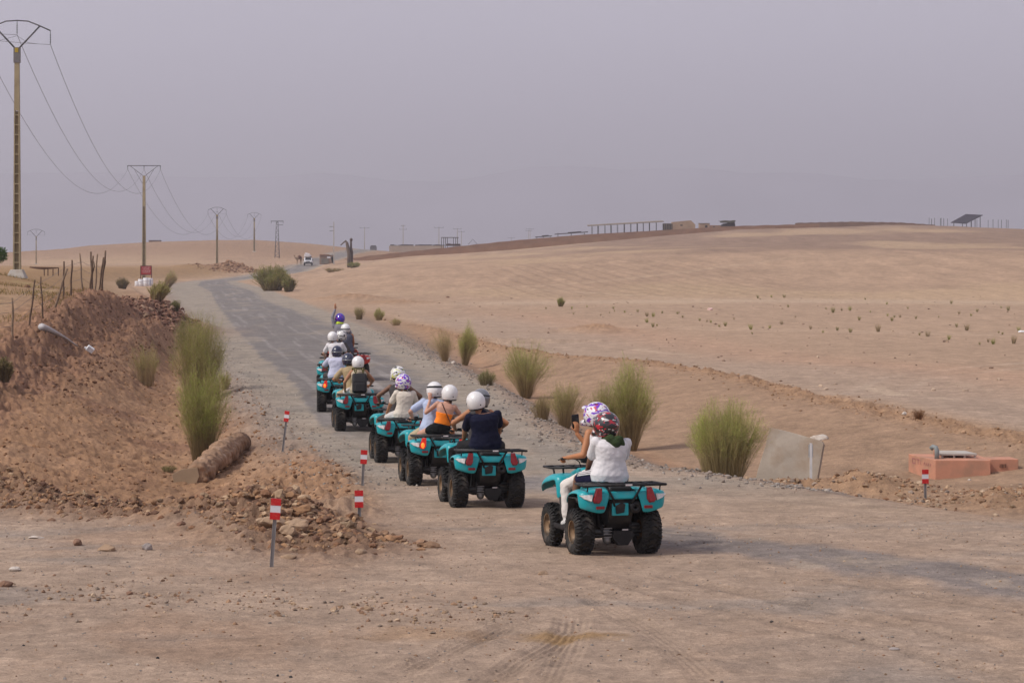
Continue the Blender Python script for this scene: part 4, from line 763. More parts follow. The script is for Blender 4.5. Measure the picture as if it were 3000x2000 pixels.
# ------------------------------------------------------------------ power line poles
conc=M('concrete_pole',(.33,.27,.165),.85,noise=.14,ns=1.2,bump=.004,bs=20,dirt=((.20,.15,.09),.5,1.5,.5)); concd=M('concrete_recess',(.235,.185,.11),.9,noise=.1,ns=2); steel=M('pole_steel',(.085,.08,.085),.6,.3); galv=M('pole_galvanised',(.18,.18,.19),.6,.3); concg=M('concrete_grey',(.40,.37,.33),.85,noise=.14,ns=1,bump=.004,bs=14,dirt=((.30,.22,.15),.6,2,.5)); insul=M('insulator',(.05,.06,.055),.4)
def lerp(a,b,t): return a+(b-a)*t
def line_pole(X,Y,base,h,kind='bent',lab='',yaw=0,wide=.42,cut=.72):
    r=empty('power_pole',(X,Y,base),R_(yaw)); tag(r,lab,'power pole','power poles along the road')
    wt=wide*.60
    b=MB(); W=lambda z: lerp(wide,wt,z/h)/2; D=lambda z: lerp(wide*.75,wt*.75,z/h)/2; zc=h*cut
    for s in (-1,1):
        q=[]
        for z in (-.4,zc):
            w0=W(max(z,0)); d0=D(max(z,0)); q+=[(s*w0,-d0,z),(s*w0*.62,-d0,z),(s*w0*.62,d0,z),(s*w0,d0,z)]
        b.add(q,[(0,1,2,3),(7,6,5,4)]+[(i,(i+1)%4,4+(i+1)%4,4+i) for i in range(4)])
    q=[]
    for z in (zc,h):
        w0=W(z); d0=D(z); q+=[(-w0,-d0,z),(w0,-d0,z),(w0,d0,z),(-w0,d0,z)]
    b.add(q,[(3,2,1,0),(4,5,6,7)]+[(i,(i+1)%4,4+(i+1)%4,4+i) for i in range(4)])
    n=int(zc/.55)
    for i in range(n+1): z=min(i*.55+.05,zc-.03); b.box((0,0,z),(W(z)*1.24,D(z)*1.9,.06))
    b.build('shaft',conc,r)
    b=MB(); q=[]
    for z in (-.4,zc-.03):
        w0=W(max(z,0))*.615; q+=[(-w0,-.02,z),(w0,-.02,z),(w0,.02,z),(-w0,.02,z)]
    b.add(q,[(3,2,1,0),(4,5,6,7)]+[(i,(i+1)%4,4+(i+1)%4,4+i) for i in range(4)]); b.build('web',concd,r)
    b=MB(); b.box((0,0,-.05),(wide*2.6,wide*2.2,.5),taper=.6); b.build('footing',concg,r,bevel=.03)
    hd=empty('crossarm',(0,0,h),0,r); tips=[]
    if kind=='bent':
        b=MB(); b.tube([(-1.87,0,.95),(-1.27,0,1.22),(-.62,0,1.48),(0,0,1.52),(.62,0,1.48),(1.27,0,1.22),(1.87,0,.95)],.035,n=6); b.build('top_bar',steel,hd)
        for s in (-1,1): b=MB(); b.tube([(s*.10,0,-.05),(s*1.27,0,1.20)],.045,n=6); b.build('brace',steel,hd)
        b=MB(); b.box((0,0,-.42),(wide*.85,wide*.6,.86)); b.build('collar',M('collar_grey',(.16,.15,.15),.7),hd)
        b=MB(); b.box((0,-wide*.31,-.15),(wide*.45,.02,.25)); b.build('danger_plate',M('plate_yellow',(.42,.30,.02),.6),hd)
        for x,z in ((-1.87,.95),(0,1.50),(1.87,.95)):
            b=MB(); b.tube([(x,0,z),(x,0,z-.75)],.018,n=6)
            for k in range(4): b.ell((x,0,z-.25-.13*k),(.045,.045,.03),nu=8,nv=5)
            b.build('insulator',insul,hd); tips.append(Vector((x,0,z-.78)))
        b=MB(); b.tube([(-1.87,0,.2),(-.9,0,.42),(0,0,.66)],.009,n=5); b.tube([(0,0,.66),(.6,0,.28),(1.2,0,.20),(1.87,0,.18)],.009,n=5); b.build('jumper_wire',steel,hd)
    else:
        b=MB(); b.tube([(-2.05,0,1.26),(2.05,0,1.26)],.045,n=6)
        for s in (-1,1): b.tube([(s*.12,0,-.02),(s*1.75,0,1.24)],.028,n=6); b.tube([(s*.2,0,-.95),(s*1.2,0,.75)],.02,n=6)
        b.build('top_bar',steel,hd)
        for x in (-2.05,0,2.05):
            b=MB(); b.tube([(x,0,1.26),(x,0,.80)],.03,n=6); b.ell((x,0,1.2),(.06,.06,.09),nu=8,nv=5); b.build('insulator',insul,hd); tips.append(Vector((x,0,.78)))
    bpy.context.view_layer.update(); M4=hd.matrix_world
    return [M4@t for t in tips]
def on(px,Y): X=(px-1500)/F*Y; return X,Hz(X,Y)
def topz(py,Y): return CAMZ-(py-HZ)*Y/F
X,z=on(50,134); T=[]
z1=topz(800,134)
T.append(line_pole(X,134,z1,topz(140,134)-z1,'bent','tall concrete power pole with ladder like recesses, nearest at the left edge',0,.42))
def addp(px,Y,ytop,kind,lab,w):
    X,z=on(px,Y); T.append(line_pole(X,Y,z,topz(ytop,Y)-z,kind,lab,0,w))
addp(422,300,515,'flat','concrete power pole with a straight crossarm rising behind the red sign',.52)
addp(636,488,629,'bent','concrete power pole beside the dirt heap, third in the line',.50)
addp(745,660,639,'bent','concrete power pole just left of the lattice tower',.50)
# first span comes from a pole outside the frame on the left
T.insert(0,[Vector((-34+dx,40,16)) for dx in (-1.9,0,1.9)])
wire=M('wire_grey',(.16,.15,.16),.6,.3); WL=['left','middle','right']; SL=['coming in from the left edge to the nearest pole','from the nearest pole to the pole behind the sign','from the pole behind the sign to the third pole','from the third pole to the fourth pole']
for i in range(len(T)-1):
    for k in range(3):
        a,b_=T[i][k],T[i+1][k]; L=(b_-a).length; sag=(.032 if i else .02)*L; pts=[]
        for j in range(33):
            t=j/32; p=a.lerp(b_,t); p.z-=sag*4*t*(1-t); pts.append(p)
        b=MB(); b.tube(pts,.011+.004*i,n=4); o=b.build('power_line',wire); tag(o,'thin sagging wire, %s of three, %s'%(WL[k],SL[i]),'power line','wires between the power poles')
# lattice tower
def lattice(px,Y,yt,lab):
    X,z=on(px,Y); h=topz(yt,Y)-z; r=empty('lattice_pylon',(X,Y,z)); tag(r,lab,'pylon'); b=MB(); w=lambda t: lerp(1.15,.42,t)/2
    for sx in (-1,1):
        for sy in (-1,1): b.tube([(sx*w(0),sy*w(0),-.3),(sx*w(1),sy*w(1),h)],.055,n=4)
    n=16
    for i in range(n):
        a,c=i/n,(i+1)/n; s=1 if i%2 else -1
        for sy in (-1,1): b.tube([(-s*w(a),sy*w(a),a*h),(s*w(c),sy*w(c),c*h)],.03,n=4); b.tube([(sy*w(a),-s*w(a),a*h),(sy*w(c),s*w(c),c*h)],.03,n=4)
    b.build('tower',galv,r); b=MB(); b.box((0,0,h),(3.2,.12,.16)); b.box((.75,0,h-.95),(1.5,.1,.1)); b.build('crossarm',steel,r)
    for x in (-1.5,0,1.5): b=MB(); b.tube([(x,0,h),(x,0,h-.55)],.05,n=5); b.build('insulator',insul,r)
lattice(812,600,648,'grey steel lattice pylon with a flat top bar by the road')
def tpole(px,Y,yt,lab,w=.28,arms=((2.0,0),),base=None,mat=None,off=0):
    X,z=on(px,Y); z=z if base is None else base; h=topz(yt,Y)-z; r=empty('utility_pole',(X,Y,z)); tag(r,lab,'utility pole','far utility poles along the horizon')
    b=MB(); q=[]
    for zz,ww in ((-.5,w),(h,w*.6)): q+=[(-ww/2,-ww/2,zz),(ww/2,-ww/2,zz),(ww/2,ww/2,zz),(-ww/2,ww/2,zz)]
    b.add(q,[(3,2,1,0),(4,5,6,7)]+[(i,(i+1)%4,4+(i+1)%4,4+i) for i in range(4)]); b.build('shaft',mat or concg,r)
    for a in arms:
        hw_,dz=a[0],a[1]; ox=a[2] if len(a)>2 else 0
        b=MB(); b.box((ox,0,h-dz),(hw_,.10,.11)); b.build('crossarm',galv,r)
        for x in (-1,0,1):
            if hw_>1.2: b=MB(); b.tube([(ox+x*hw_*.48,0,h-dz),(ox+x*hw_*.48,0,h-dz+.4)],.05,n=5); b.build('insulator',insul,r)
tpole(978,500,650,'slim pale pole with short side brackets, next to the small hut',.24,((.8,1.0,-.5),(.8,1.9,-.5)))
tpole(1068,900,668,'pale pole with one flat crossarm, right of the bent trunk',.34,((3.6,0),))
tpole(1181,850,658,'pale pole with a pronged head above a lower crossarm',.34,((1.4,.5),(2.6,1.7)))
tpole(1286,900,667,'pale pole with one flat crossarm, left of the open shelter',.34,((3.6,0),))
tpole(1340,900,671,'left one of the two T shaped poles behind the open shelter',.32,((3.0,0),))
tpole(1352,1000,679,'right one of the two T shaped poles behind the open shelter',.30,((2.6,0),))
tpole(1549,1000,676,'lower T shaped pole peeking over the wall near its middle',.28,((2.6,0),))
tpole(1553,1050,671,'taller T shaped pole peeking over the wall near its middle',.28,((3.4,0),))
tpole(1498,1100,697,'top of a very distant T shaped pole just above the wall',.28,((3.2,0),))
# small far pole on the left
X,z=on(106,520); r=line_pole(X,520,z,topz(692,520)-z,'bent','small distant power pole with a forked head, right of the nearest pole',0,.26)
# ------------------------------------------------------------------ red marker posts
red_=M('marker_red',(.50,.010,.012),.45,noise=.08,ns=30,dirt=((.40,.25,.17),.25,30,.5)); whi=M('marker_white',(.66,.67,.70),.45,noise=.05,ns=30,dirt=((.45,.36,.28),.25,30,.5)); upost=M('marker_post',(.30,.29,.29),.5,.5)
def marker(px,Y,h,lab,w=.118,ph=.245,tilt=0,yaw=0,yt=None):
    X=(px-1500)/F*Y; z=Hz(X,Y); dz=(topz(yt,Y)-h-z) if yt else 0; r=empty('delineator_post',(X,Y,z+dz),R_(yaw)); r.rotation_euler=(0,R_(tilt),R_(yaw)); tag(r,lab,'road marker','red and white road marker posts')
    b=MB(); b.prism([(-.022,.0),(-.022,-.02),(-.016,-.02),(-.012,-.004),(.012,-.004),(.016,-.02),(.022,-.02),(.022,0)],2,-.25,h-.03); b.build('post',upost,r)
    b=MB(); b.box((0,-.028,h-ph/2),(w,.006,ph)); p=b.build('plate',whi,r,bevel=.001)
    for k in (0,2):
        b=MB(); b.box((0,-.0325,h-ph/2+ (1-k)*ph/3),(w,.003,ph/3)); b.build('red_band',red_,p)
marker(797,27.6,.71,'red and white marker post in the rubble, nearest to the camera',.118,.245,4,3,1458)
marker(1054,32.6,.50,'red and white marker post buried low at the tip of the berm',.118,.235,-1,-4,1435)
marker(1061,40.2,.70,'red and white marker post beside the wheels of the fourth quad',.11,.235,3,0,1317)
marker(831,50.5,.71,'red and white marker post leaning at the road edge, farthest on the left',.105,.23,7,-10,1202)
marker(2711,42.2,.70,'red and white marker post in front of the salmon concrete chamber',.12,.25,-1,6,1374)
X=(2376-1500)/F*45.2; z=Hz(X,45.2); r=empty('back_turned_marker',(X,45.2,z),R_(0)); tag(r,'grey metal post with a narrow plate at the corner of the tilted slab','road marker')
b=MB(); b.prism([(-.022,.02),(-.022,-.01),(.022,-.01),(.022,.02),(.015,.02),(.015,-.002),(-.015,-.002),(-.015,.02)],2,-.2,.71); b.build('post',M('marker_post_pale',(.62,.62,.62),.6,.0),r)
b=MB(); b.box((0,.035,.56),(.085,.006,.24)); b.build('plate',silver,r)
# ------------------------------------------------------------------ slab, chamber, chunk
def poly_obj(name,pts,th,mat,loc,rot,nsub=0,nz=.0,lab='',cat='',bevel=.01):
    b=MB(); b.prism(pts,1,-th/2,th/2); o=b.build(name,mat,bevel=bevel); o.location=loc; o.rotation_euler=rot; tag(o,lab,cat); return o
X,z=on(2315,46.6)
slab=M('slab_concrete',(.36,.305,.25),.9,noise=.16,ns=2.5,bump=.01,bs=14,dirt=((.24,.155,.09),.85,1.5,.46))
poly_obj('concrete_slab',[(-.73,-.15),(-.64,.30),(-.50,.78),(-.43,1.14),(-.05,1.05),(.62,.86),(.66,.80),(.50,-.2)],.13,slab,(X,46.6,z),(R_(-14),R_(-2),R_(-20)),lab='tilted pale concrete slab half buried beside the dry shrub',cat='slab')
sal=M('salmon_paint',(.50,.235,.15),.85,noise=.08,ns=3,dirt=((.30,.18,.12),.7,2.5,.46),bump=.006,bs=30)
Y0=47.0; X0=(2740-1500)/F*Y0; zt=topz(1347,Y0); z0=Hz(X0+.5,Y0)
ch=empty('concrete_chamber',(X0,Y0,z0),R_(-3)); tag(ch,'salmon painted concrete chamber with a grey lid and a bent vent pipe','utility chamber')
hh=zt-z0; b=MB(); q=[(0,0),(1.08,.0),(1.02,1.45),(-.36,1.45)]; b.prism(q,2,-.25,hh); b.build('chamber_body',sal,ch,bevel=.012)
b=MB(); b.prism([(.14,.45),(.88,.45),(.74,1.15),(.20,1.15)],2,hh+.055,hh+.095); b.build('lid',concg,ch,bevel=.006)
b=MB(); 
for x in (.2,.43,.64,.84): b.box((x,.50,hh+.028),(.04,.04,.05))
b.build('lid_spacers',concg,ch)
b=MB(); b.tube([(.07,.30,hh-.02),(.07,.30,hh+.16),(.05,.32,hh+.22),(0,.35,hh+.235),(-.04,.37,hh+.19)],.048,n=12); b.build('vent_pipe',M('pipe_grey',(.22,.24,.24),.6),ch)
b=MB(); b.tube([(.16,1.2,hh-.02),(.16,1.2,hh+.16)],.045,n=10); b.build('stub_pipe',sal,ch)
# pale writing daubed on the left side: two strokes groups
b=MB(); lm=M('paint_letters',(.33,.12,.12),.8)
sd0=Vector((0,0,0)); sdv=(Vector((-.36,1.45,0))-sd0).normalized(); nr_=Vector((-sdv.y,sdv.x,0))
def stroke(u0,v0,u1,v1,w=.016):
    a=sdv*u0+nr_*.004+Vector((0,0,v0)); c=sdv*u1+nr_*.004+Vector((0,0,v1)); dd=(c-a).normalized(); pp=dd.cross(nr_)*w/2
    b.add([a-pp,a+pp,c+pp,c-pp,a-pp+nr_*.002,a+pp+nr_*.002,c+pp+nr_*.002,c-pp+nr_*.002],[(0,1,2,3),(7,6,5,4),(0,4,5,1),(2,6,7,3),(1,5,6,2),(3,7,4,0)])
for u in (1.25,1.1,.93,.82): stroke(u,hh*.52,u,hh*.80)
stroke(1.25,hh*.80,1.1,hh*.80); stroke(1.25,hh*.52,1.1,hh*.52); stroke(1.02,hh*.80,.88,hh*.80)
for u in (.62,.5,.4,.28): stroke(u,hh*.55,u-.05,hh*.72,.02)
b.build('painted_letters',lm,ch)
Y1=47.25; X1=(2899-1500)/F*Y1; zt1=topz(1345,Y1); z1_=Hz(X1+.3,Y1); h1=zt1-z1_
c2=empty('vent_box',(X1,Y1,z1_),R_(3)); tag(c2,'smaller salmon box with a barred vent opening, right of the chamber','utility box')
b=MB(); b.prism([(0.02,0),(.58,.0),(.56,.62),(.02,.62)],2,-.25,h1); b.build('box_body',sal,c2,bevel=.01)
b=MB(); b.box((.27,-.004,h1*.45),(.13,.012,.07)); v_=b.build('vent_opening',M('vent_black',(.01,.01,.01),.9),c2)
for k in range(5): b=MB(); b.box((.215+.0275*k,-.014,h1*.45),(.008,.01,.075)); b.build('vent_bar',sal,v_)
def rockmesh(r=1,seed=0,sub=3,flat=.7,ang=.28):
    import bmesh
    bm=bmesh.new(); bmesh.ops.create_icosphere(bm,subdivisions=sub,radius=1); q=np.array([v.co[:] for v in bm.verts])
    rg=np.random.default_rng(seed); 
    for _ in range(9):
        n=rg.normal(size=3); n/=np.linalg.norm(n); d=rg.uniform(.55,.85); t=q@n; q=q-np.outer(np.maximum(t-d,0),n)*.92
    n_=fbm(q[:,0]*1.7+seed,q[:,1]*1.7+q[:,2]*1.3,3,seed%17); q=q*(1+ang*n_[:,None]); q[:,2]*=flat; q*=r*rg.uniform(.85,1.15,3)
    for v,c in zip(bm.verts,q): v.co=c
    me=bpy.data.meshes.new('rock'); bm.to_mesh(me); bm.free(); return me
stonem=M('stone_tan',(.33,.225,.145),.9,noise=.18,ns=5,bump=.01,bs=14,dirt=((.30,.19,.12),.6,4,.5)); stoneb=M('stone_brown',(.22,.125,.08),.9,noise=.18,ns=5,bump=.01,bs=14); stonew=M('stone_pale',(.52,.46,.40),.9,noise=.15,ns=5,bump=.01,bs=14,dirt=((.38,.28,.2),.6,6,.5)); stoneg=M('stone_grey',(.30,.26,.24),.9,noise=.18,ns=5,bump=.01,bs=14)
def rock(px,py,wpx,lab,seed,mat=None,flat=.7,group=None,sink=.35,cat='rock'):
    p=hit(px,py); r=wpx/2/F*p.y; me=rockmesh(r,seed,3,flat); me.materials.append(mat or stonem); o=bpy.data.objects.new('rock',me); COL.objects.link(o); o.location=(p.x,p.y,p.z+r*flat*(.6-sink)); o.rotation_euler=(0,0,seed); tag(o,lab,cat,group); return o
rock(2399,1288,54,'whitish rough boulder lying behind the tilted slab',3,stonew,.55)
rock(227,1597,34,'round brown rock left of the two tan rocks at the foot of the rubble',5,stoneb,.9)
rock(312,1612,50,'angular tan rock, middle of three at the foot of the rubble',6,stonem,.65)
rock(431,1610,34,'grey rock, rightmost of three at the foot of the rubble',7,stoneg,.9)
rock(42,1672,36,'pale flat stone near the left edge of the yard',8,stonew,.55)
rock(18,1718,44,'dark clod at the left edge of the yard',9,stoneb,.8)
rock(504,1688,17,'small orange stone alone in the yard',10,stonem,.9)
rock(381,1741,26,'brown stone in the yard below the pale flat one',12,stoneb,.7)
rock(105,1576,44,'flat white stone at the foot of the rubble on the left',13,stonew,.3)
rock(1078,1786,34,'tan stone right of the pebble strip, at the centre of the yard',14,stonem,.7)
rock(980,1788,28,'tan stone at the right end of the pebble strip',15,stonem,.7)
rock(1592,1682,30,'small tan stone in the dust below the nearest quad',16,stonem,.7)
rock(2620,1902,32,'flat grey stone in the gravel at lower right',17,stoneg,.3)
rock(69,1891,10,'small black stone in the dust at lower left',18,blk,.8); rock(461,1928,12,'black stone at lower left, right of the small black one',19,blk,.8)
rock(813,1981,11,'left one of two black stones at the bottom edge',20,blk,.8); rock(852,1984,14,'right one of two black stones at the bottom edge',21,blk,.6)
rock(2875,1347,16,'brown stone resting behind the smaller salmon box',22,stoneb,.8)
rock(2752,1402,18,'white lump at the foot of the salmon chamber',23,stonew,.8)
rock(2840,1407,12,'small white lump at the foot of the chamber, right of the larger',24,stonew,.8)
rock(1329,1067,16,'pale round stone beside the bright green shrub',25,stonew,.9)
rock(1312,872,0+12,'dark lump far out in the field beyond the road',26,stoneb,.6)
rock(2650,1216,18,'crumpled whitish scrap beside the dry twigs',27,stonew,.8,cat='litter')
rock(2995,974,20,'white block in the field at the right edge',28,M('white_block',(.7,.7,.7),.8),.6,cat='block')
rock(2080,908,18,'pinkish white bag lying in the field',29,M('bag_pink',(.62,.42,.38),.7),.8,cat='bag')
rock(1127,938,12,'pale boulder below the small green tufts by the road',30,stonem,.9)
rock(805,1538,90,'large pale brown boulder behind the nearest marker post',31,stonem,.55); rock(878,1545,62,'wedge shaped tan boulder right of the nearest marker post',32,stonem,.8)
rock(845,1570,46,'rounded boulder just right of the nearest marker post',33,stonem,.8); rock(770,1530,50,'flat topped boulder left of the nearest marker post',34,stonem,.5)
rock(1060,1622,36,'yellowish rock at the right end of the rubble',35,stonem,.8); rock(845,1635,44,'long low rock at the foot of the nearest marker post',36,stonem,.5)
# broken chunk below the tall shrub
pA=hit(575,1408); pB=hit(706,1330); pB.z+=.20; axc=(pB-pA); p=pA; cm=M('chunk',(.27,.165,.10),.95,noise=.35,ns=4,bump=.04,bs=7,dirt=((.42,.36,.31),.7,4,.6)); import bmesh
b=MB(); rs=[]; 
rg=np.random.default_rng(4); n=7
for i in range(12):
    t=i/11; c=axc*t+Vector((0,0,.10+.06*math.sin(t*3))); w_=lerp(.27,.17,t)+.04*math.sin(i*2.1); h_=lerp(.22,.14,t)+.03*math.cos(i*1.7); ax=axc.normalized(); u=Vector((0,0,1)).cross(ax).normalized(); v=ax.cross(u)
    sc_=.66+.05*math.sin(i*1.3)+(.06 if i in (4,5,6) else 0)-(.16*max(0,i-8)/3); rs.append([c+u*x_*sc_+v*y_*sc_ for x_,y_ in ((-.30,-.24),(-.33,.05),(-.16,.24),(.02,.27),(.24,.17),(.27,-.02),(.10,-.20))])
vs=[p_ for r_ in rs for p_ in r_]; fs=[(i*n+j,i*n+(j+1)%n,(i+1)*n+(j+1)%n,(i+1)*n+j) for i in range(11) for j in range(n)]+[tuple(range(n-1,-1,-1)),tuple(11*n+j for j in range(n))]
b.add(vs,fs,0,False); o=b.build('broken_chunk',cm); bake(o,.028,1)
n_=len(o.data.vertices); co=np.empty(n_*3,np.float32); o.data.vertices.foreach_get('co',co); co=co.reshape(-1,3); nr=np.empty(n_*3,np.float32); o.data.vertices.foreach_get('normal',nr); nr=nr.reshape(-1,3)
co+=nr*(.10*fbm(co[:,0]*3+co[:,2]*2,co[:,1]*1.6+co[:,2]*3,4,13)+.05*(1-2*np.abs(fbm(co[:,0]*9,co[:,1]*3+co[:,2]*6,3,5))))[:,None]; o.data.vertices.foreach_set('co',co.ravel()); o.data.update(); o.location=p; tag(o,'broken earth crusted concrete chunk lying below the tall green shrubs','debris')
b=MB(); b.prism([(-.34,-.30),(-.44,.10),(-.26,.20),(.06,.24),(.10,.06),(-.06,-.34)],1,-.05,.05); f_=b.build('flat_face',M('chunk_face',(.29,.20,.125),.9,noise=.12,ns=4,bump=.006),o,bevel=.01); f_.location=(-.03,-.06,.02); f_.rotation_euler=(R_(-12),0,R_(8))
# ------------------------------------------------------------------ fence stakes and wire
wood=M('stake_wood',(.115,.072,.048),.9,noise=.3,ns=8,bump=.006,bs=30); woodl=M('stake_wood_pale',(.20,.14,.095),.9,noise=.3,ns=8)
ST=[(37,995,863,8,0),(83,985,845,7,8),(127,940,825,6,-4),(153,915,790,9,20),(185,905,785,7,1),(206,880,775,7,3),(242,868,760,6,-4),(262,850,740,7,6),(272,850,735,7,-3),(279,848,738,6,3),(288,850,745,6,8),(294,848,722,7,7),(299,846,752,6,2)]
SLB=['leftmost','second','third','leaning fourth','fifth','sixth','seventh','eighth, forked','ninth','tenth','eleventh','tallest','last']
tops=[]
for i,(px,yb,yt,w_,ln) in enumerate(ST):
    Yd=float(np.interp(px,[0,37,127,206,262,300],[64,68,77,88,98,103])); X=(px-1500)/F*Yd; z=Hz(X,Yd); h=(yb-yt)/F*Yd; r=w_/2/F*Yd*.85
    pts=[]; 
    for j in range(7):
        t=j/6; pts.append((math.sin(R_(ln))*h*t+.014*math.sin(j*1.9+i),.012*math.cos(j*2.3+i),-.2+(h+.2)*t))
    b=MB(); b.tube(pts,[r*(1.05-.25*j/6+.08*math.sin(j*3+i)) for j in range(7)],n=7)
    if i in (7,11,3): b.tube([pts[3],(pts[3][0]+.12,0,pts[3][2]+h*.28),(pts[3][0]+.1,0,pts[3][2]+h*.42)],[r*.7,r*.6,r*.4],n=6)
    o=b.build('fence_stake',wood if i%3 else woodl); o.location=(X,Yd,z); tag(o,'%s crooked wooden fence stake from the left along the bank'%SLB[i],'fence stake','wooden stakes of the bank fence'); tops.append(Vector((X,Yd,z)))
for j,hh_ in enumerate((.45,.85,1.15)):
    b=MB(); b.tube([t+Vector((.0,-.03,hh_+.04*math.sin(i*1.3+j))) for i,t in enumerate([Vector((-14.6,58,1.4))]+tops)],.006,n=4); o=b.build('fence_wire',steel); tag(o,'%s strand of thin wire strung along the wooden stakes'%('bottom','middle','top')[j],'fence wire')
# torn plastic sheet / pale tube on the bank, white block
a=hit(122,968); c=hit(226,1018); mid=hit(150,985)
b=MB(); b.tube([a+Vector((0,0,.10)),mid+Vector((0,0,.10)),a.lerp(c,.6)+Vector((0,0,.12)),c+Vector((0,0,.05))],[.13,.10,.055,.03],n=9,fl=.8); o=b.build('pale_pipe',M('pipe_pale',(.46,.44,.44),.7,noise=.2,ns=6,dirt=((.3,.2,.14),.5,6,.5))); tag(o,'pale crumpled pipe lying down the brown bank below the fence','pipe')
p=hit(264,1036); b=MB(); b.box((0,0,.08),(.22,.16,.16),rot=(R_(20),R_(35),R_(20))); b.box((-.12,.0,.11),(.12,.14,.05),rot=(0,R_(40),0)); o=b.build('white_block',M('white_foam',(.72,.72,.73),.6),bevel=.01); o.location=p; tag(o,'white broken box at the foot of the brown bank','litter')
# bench like frame near the pole
p=at(132,150); b=empty('rusty_bench',(p.x,150,topz(800,150))); tag(b,'rusty brown metal bench frame right of the nearest power pole','bench')
m_=M('rust',(.10,.05,.03),.8,noise=.3); q=MB(); q.prism([(-.95,.34),(-.5,.26),(-.1,.22),(.85,.30),(.85,.36),(-.95,.40)],1,-.12,.12); q.build('plank',m_,b)
for x in (-.05,.18,.5,.84): q=MB(); q.box((x,0,.08),(.05,.06,.5)); q.build('leg',m_,b)
# ------------------------------------------------------------------ sign, drums
Ys=292; X=(428-1500)/F*Ys; z=Hz(X,Ys); sg=empty('warning_sign',(X,Ys,z)); tag(sg,'dark red board with white lettering on two posts in front of the second pole','sign')
m_=M('sign_red',(.30,.022,.02),.6); q=MB(); q.box((0,0,1.86),(1.28,.05,1.0)); bd_=q.build('board',m_,sg)
for s in (-1,1): q=MB(); q.box((s*.66,.0,1.1),(.09,.08,2.5)); q.build('post',M('post_maroon',(.10,.02,.02),.7),sg)
q=MB(); q.box((0,-.0,2.40),(1.4,.07,.07)); q.box((0,0,1.33),(1.4,.07,.07)); q.build('frame',M('post_maroon',(.10,.02,.02),.7),sg)
q=MB(); rg=random.Random(5)
for zz,xs in ((2.22,(-.45,.45)),(2.0,(-.38,.35)),(1.82,(-.5,.5)),(1.62,(-.42,.42))):
    x=xs[0]
    while x<xs[1]:
        w_=rg.uniform(.05,.14); q.box((x+w_/2,-.03,zz+rg.uniform(-.01,.01)),(w_,.012,rg.uniform(.025,.05))); 
        if rg.random()<.5: q.box((x+w_/2,-.03,zz+.05),(.025,.012,.05))
        x+=w_+rg.uniform(.02,.06)
q.build('lettering',M('sign_white',(.7,.6,.6),.6),bd_)
for px,hh_,rr,lb in ((402,.62,.30,'low white drum, leftmost under the red sign'),(413,.86,.34,'white drum, second from left under the red sign'),(428,1.0,.36,'largest white drum in the middle under the red sign'),(441,.95,.30,'white drum with a dark blue stripe, rightmost under the red sign')):
    Yd=288; X=(px-1500)/F*Yd; z=Hz(X,Yd); r=empty('drum',(X,Yd,z)); tag(r,lb,'drum','white drums under the sign'); q=MB(); q.lathe([(0,0),(0,rr*.92),(.05,rr),(hh_*.33,rr),(hh_*.35,rr*1.03),(hh_*.37,rr),(hh_*.66,rr),(hh_*.68,rr*1.03),(hh_*.70,rr),(hh_-.04,rr),(hh_,rr*.94),(hh_,0)],2,n=20,close=False); q.build('drum_body',M('drum_white',(.70,.70,.72),.5,dirt=((.45,.4,.36),.4,4,.55)),r)
    if 'blue' in lb: q=MB(); q.box((-.02,-rr*.99,hh_*.5),(.10,.03,hh_*.8)); q.build('blue_stripe',M('drum_blue',(.03,.05,.15),.5),r)
# ------------------------------------------------------------------ far things along the horizon
clay=M('clay_wall',(.27,.155,.098),.95,noise=.14,ns=.4,dirt=((.33,.22,.14),.5,.3,.5)); clayl=M('clay_pale',(.36,.25,.165),.95,noise=.12,ns=.5); thatch=M('thatch',(.20,.155,.11),.95,noise=.25,ns=2); darkw=M('dark_wood',(.05,.04,.035),.9); sand_=M('sand_plaster',(.36,.24,.155),.95,noise=.1,ns=.6)
WB=[(990,775,762),(1100,761,747),(1224,750,734),(1500,731,705),(1700,711,688),(1860,698,679),(2000,686,671),(2160,675,662),(2400,665,656)]
def wall(Yw,pts,th,name,lab,mat,zb=-.6):
    V=[]; Fs=[]
    xs=np.linspace(pts[0][0],pts[-1][0],46); yb=np.interp(xs,[p[0] for p in pts],[p[1] for p in pts]); yt=np.interp(xs,[p[0] for p in pts],[p[2] for p in pts])
    for x,b0,t0 in zip(xs,yb,yt):
        X=(x-1500)/F*Yw; zt_=topz(t0,Yw)+.06*math.sin(x*.9); zb_=min(Hz(X,Yw),topz(b0,Yw))+zb
        V+=[(X,Yw,zb_),(X,Yw,zt_),(X,Yw+th,zt_),(X,Yw+th,zb_)]
    n=len(xs)
    for i in range(n-1): a=i*4; c=a+4; Fs+=[(a,c,c+1,a+1),(a+1,c+1,c+2,a+2),(a+2,c+2,c+3,a+3)]
    Fs+=[(0,1,2,3),((n-1)*4+3,(n-1)*4+2,(n-1)*4+1,(n-1)*4)]
    b=MB(); b.add(V,Fs); o=b.build(name,mat); tag(o,lab,'wall'); return o
wall(598,[(a,b_,lerp(b_,c,.52)) for a,b_,c in WB],1.2,'lower_clay_wall','lower step of the long brown earth wall climbing the ridge',clay)
wall(601,[(a,b_-4,c) for a,b_,c in WB],.5,'upper_clay_wall','upper step of the long brown earth wall climbing the ridge',clay)
wall(640,[(2330,664,653),(2500,657,649.5),(2640,660,652),(2740,664,659)],.5,'ridge_wall','low brown wall along the hill crest left of the tilted canopy',M('clay_dark',(.20,.125,.085),.95,noise=.15,ns=.4))
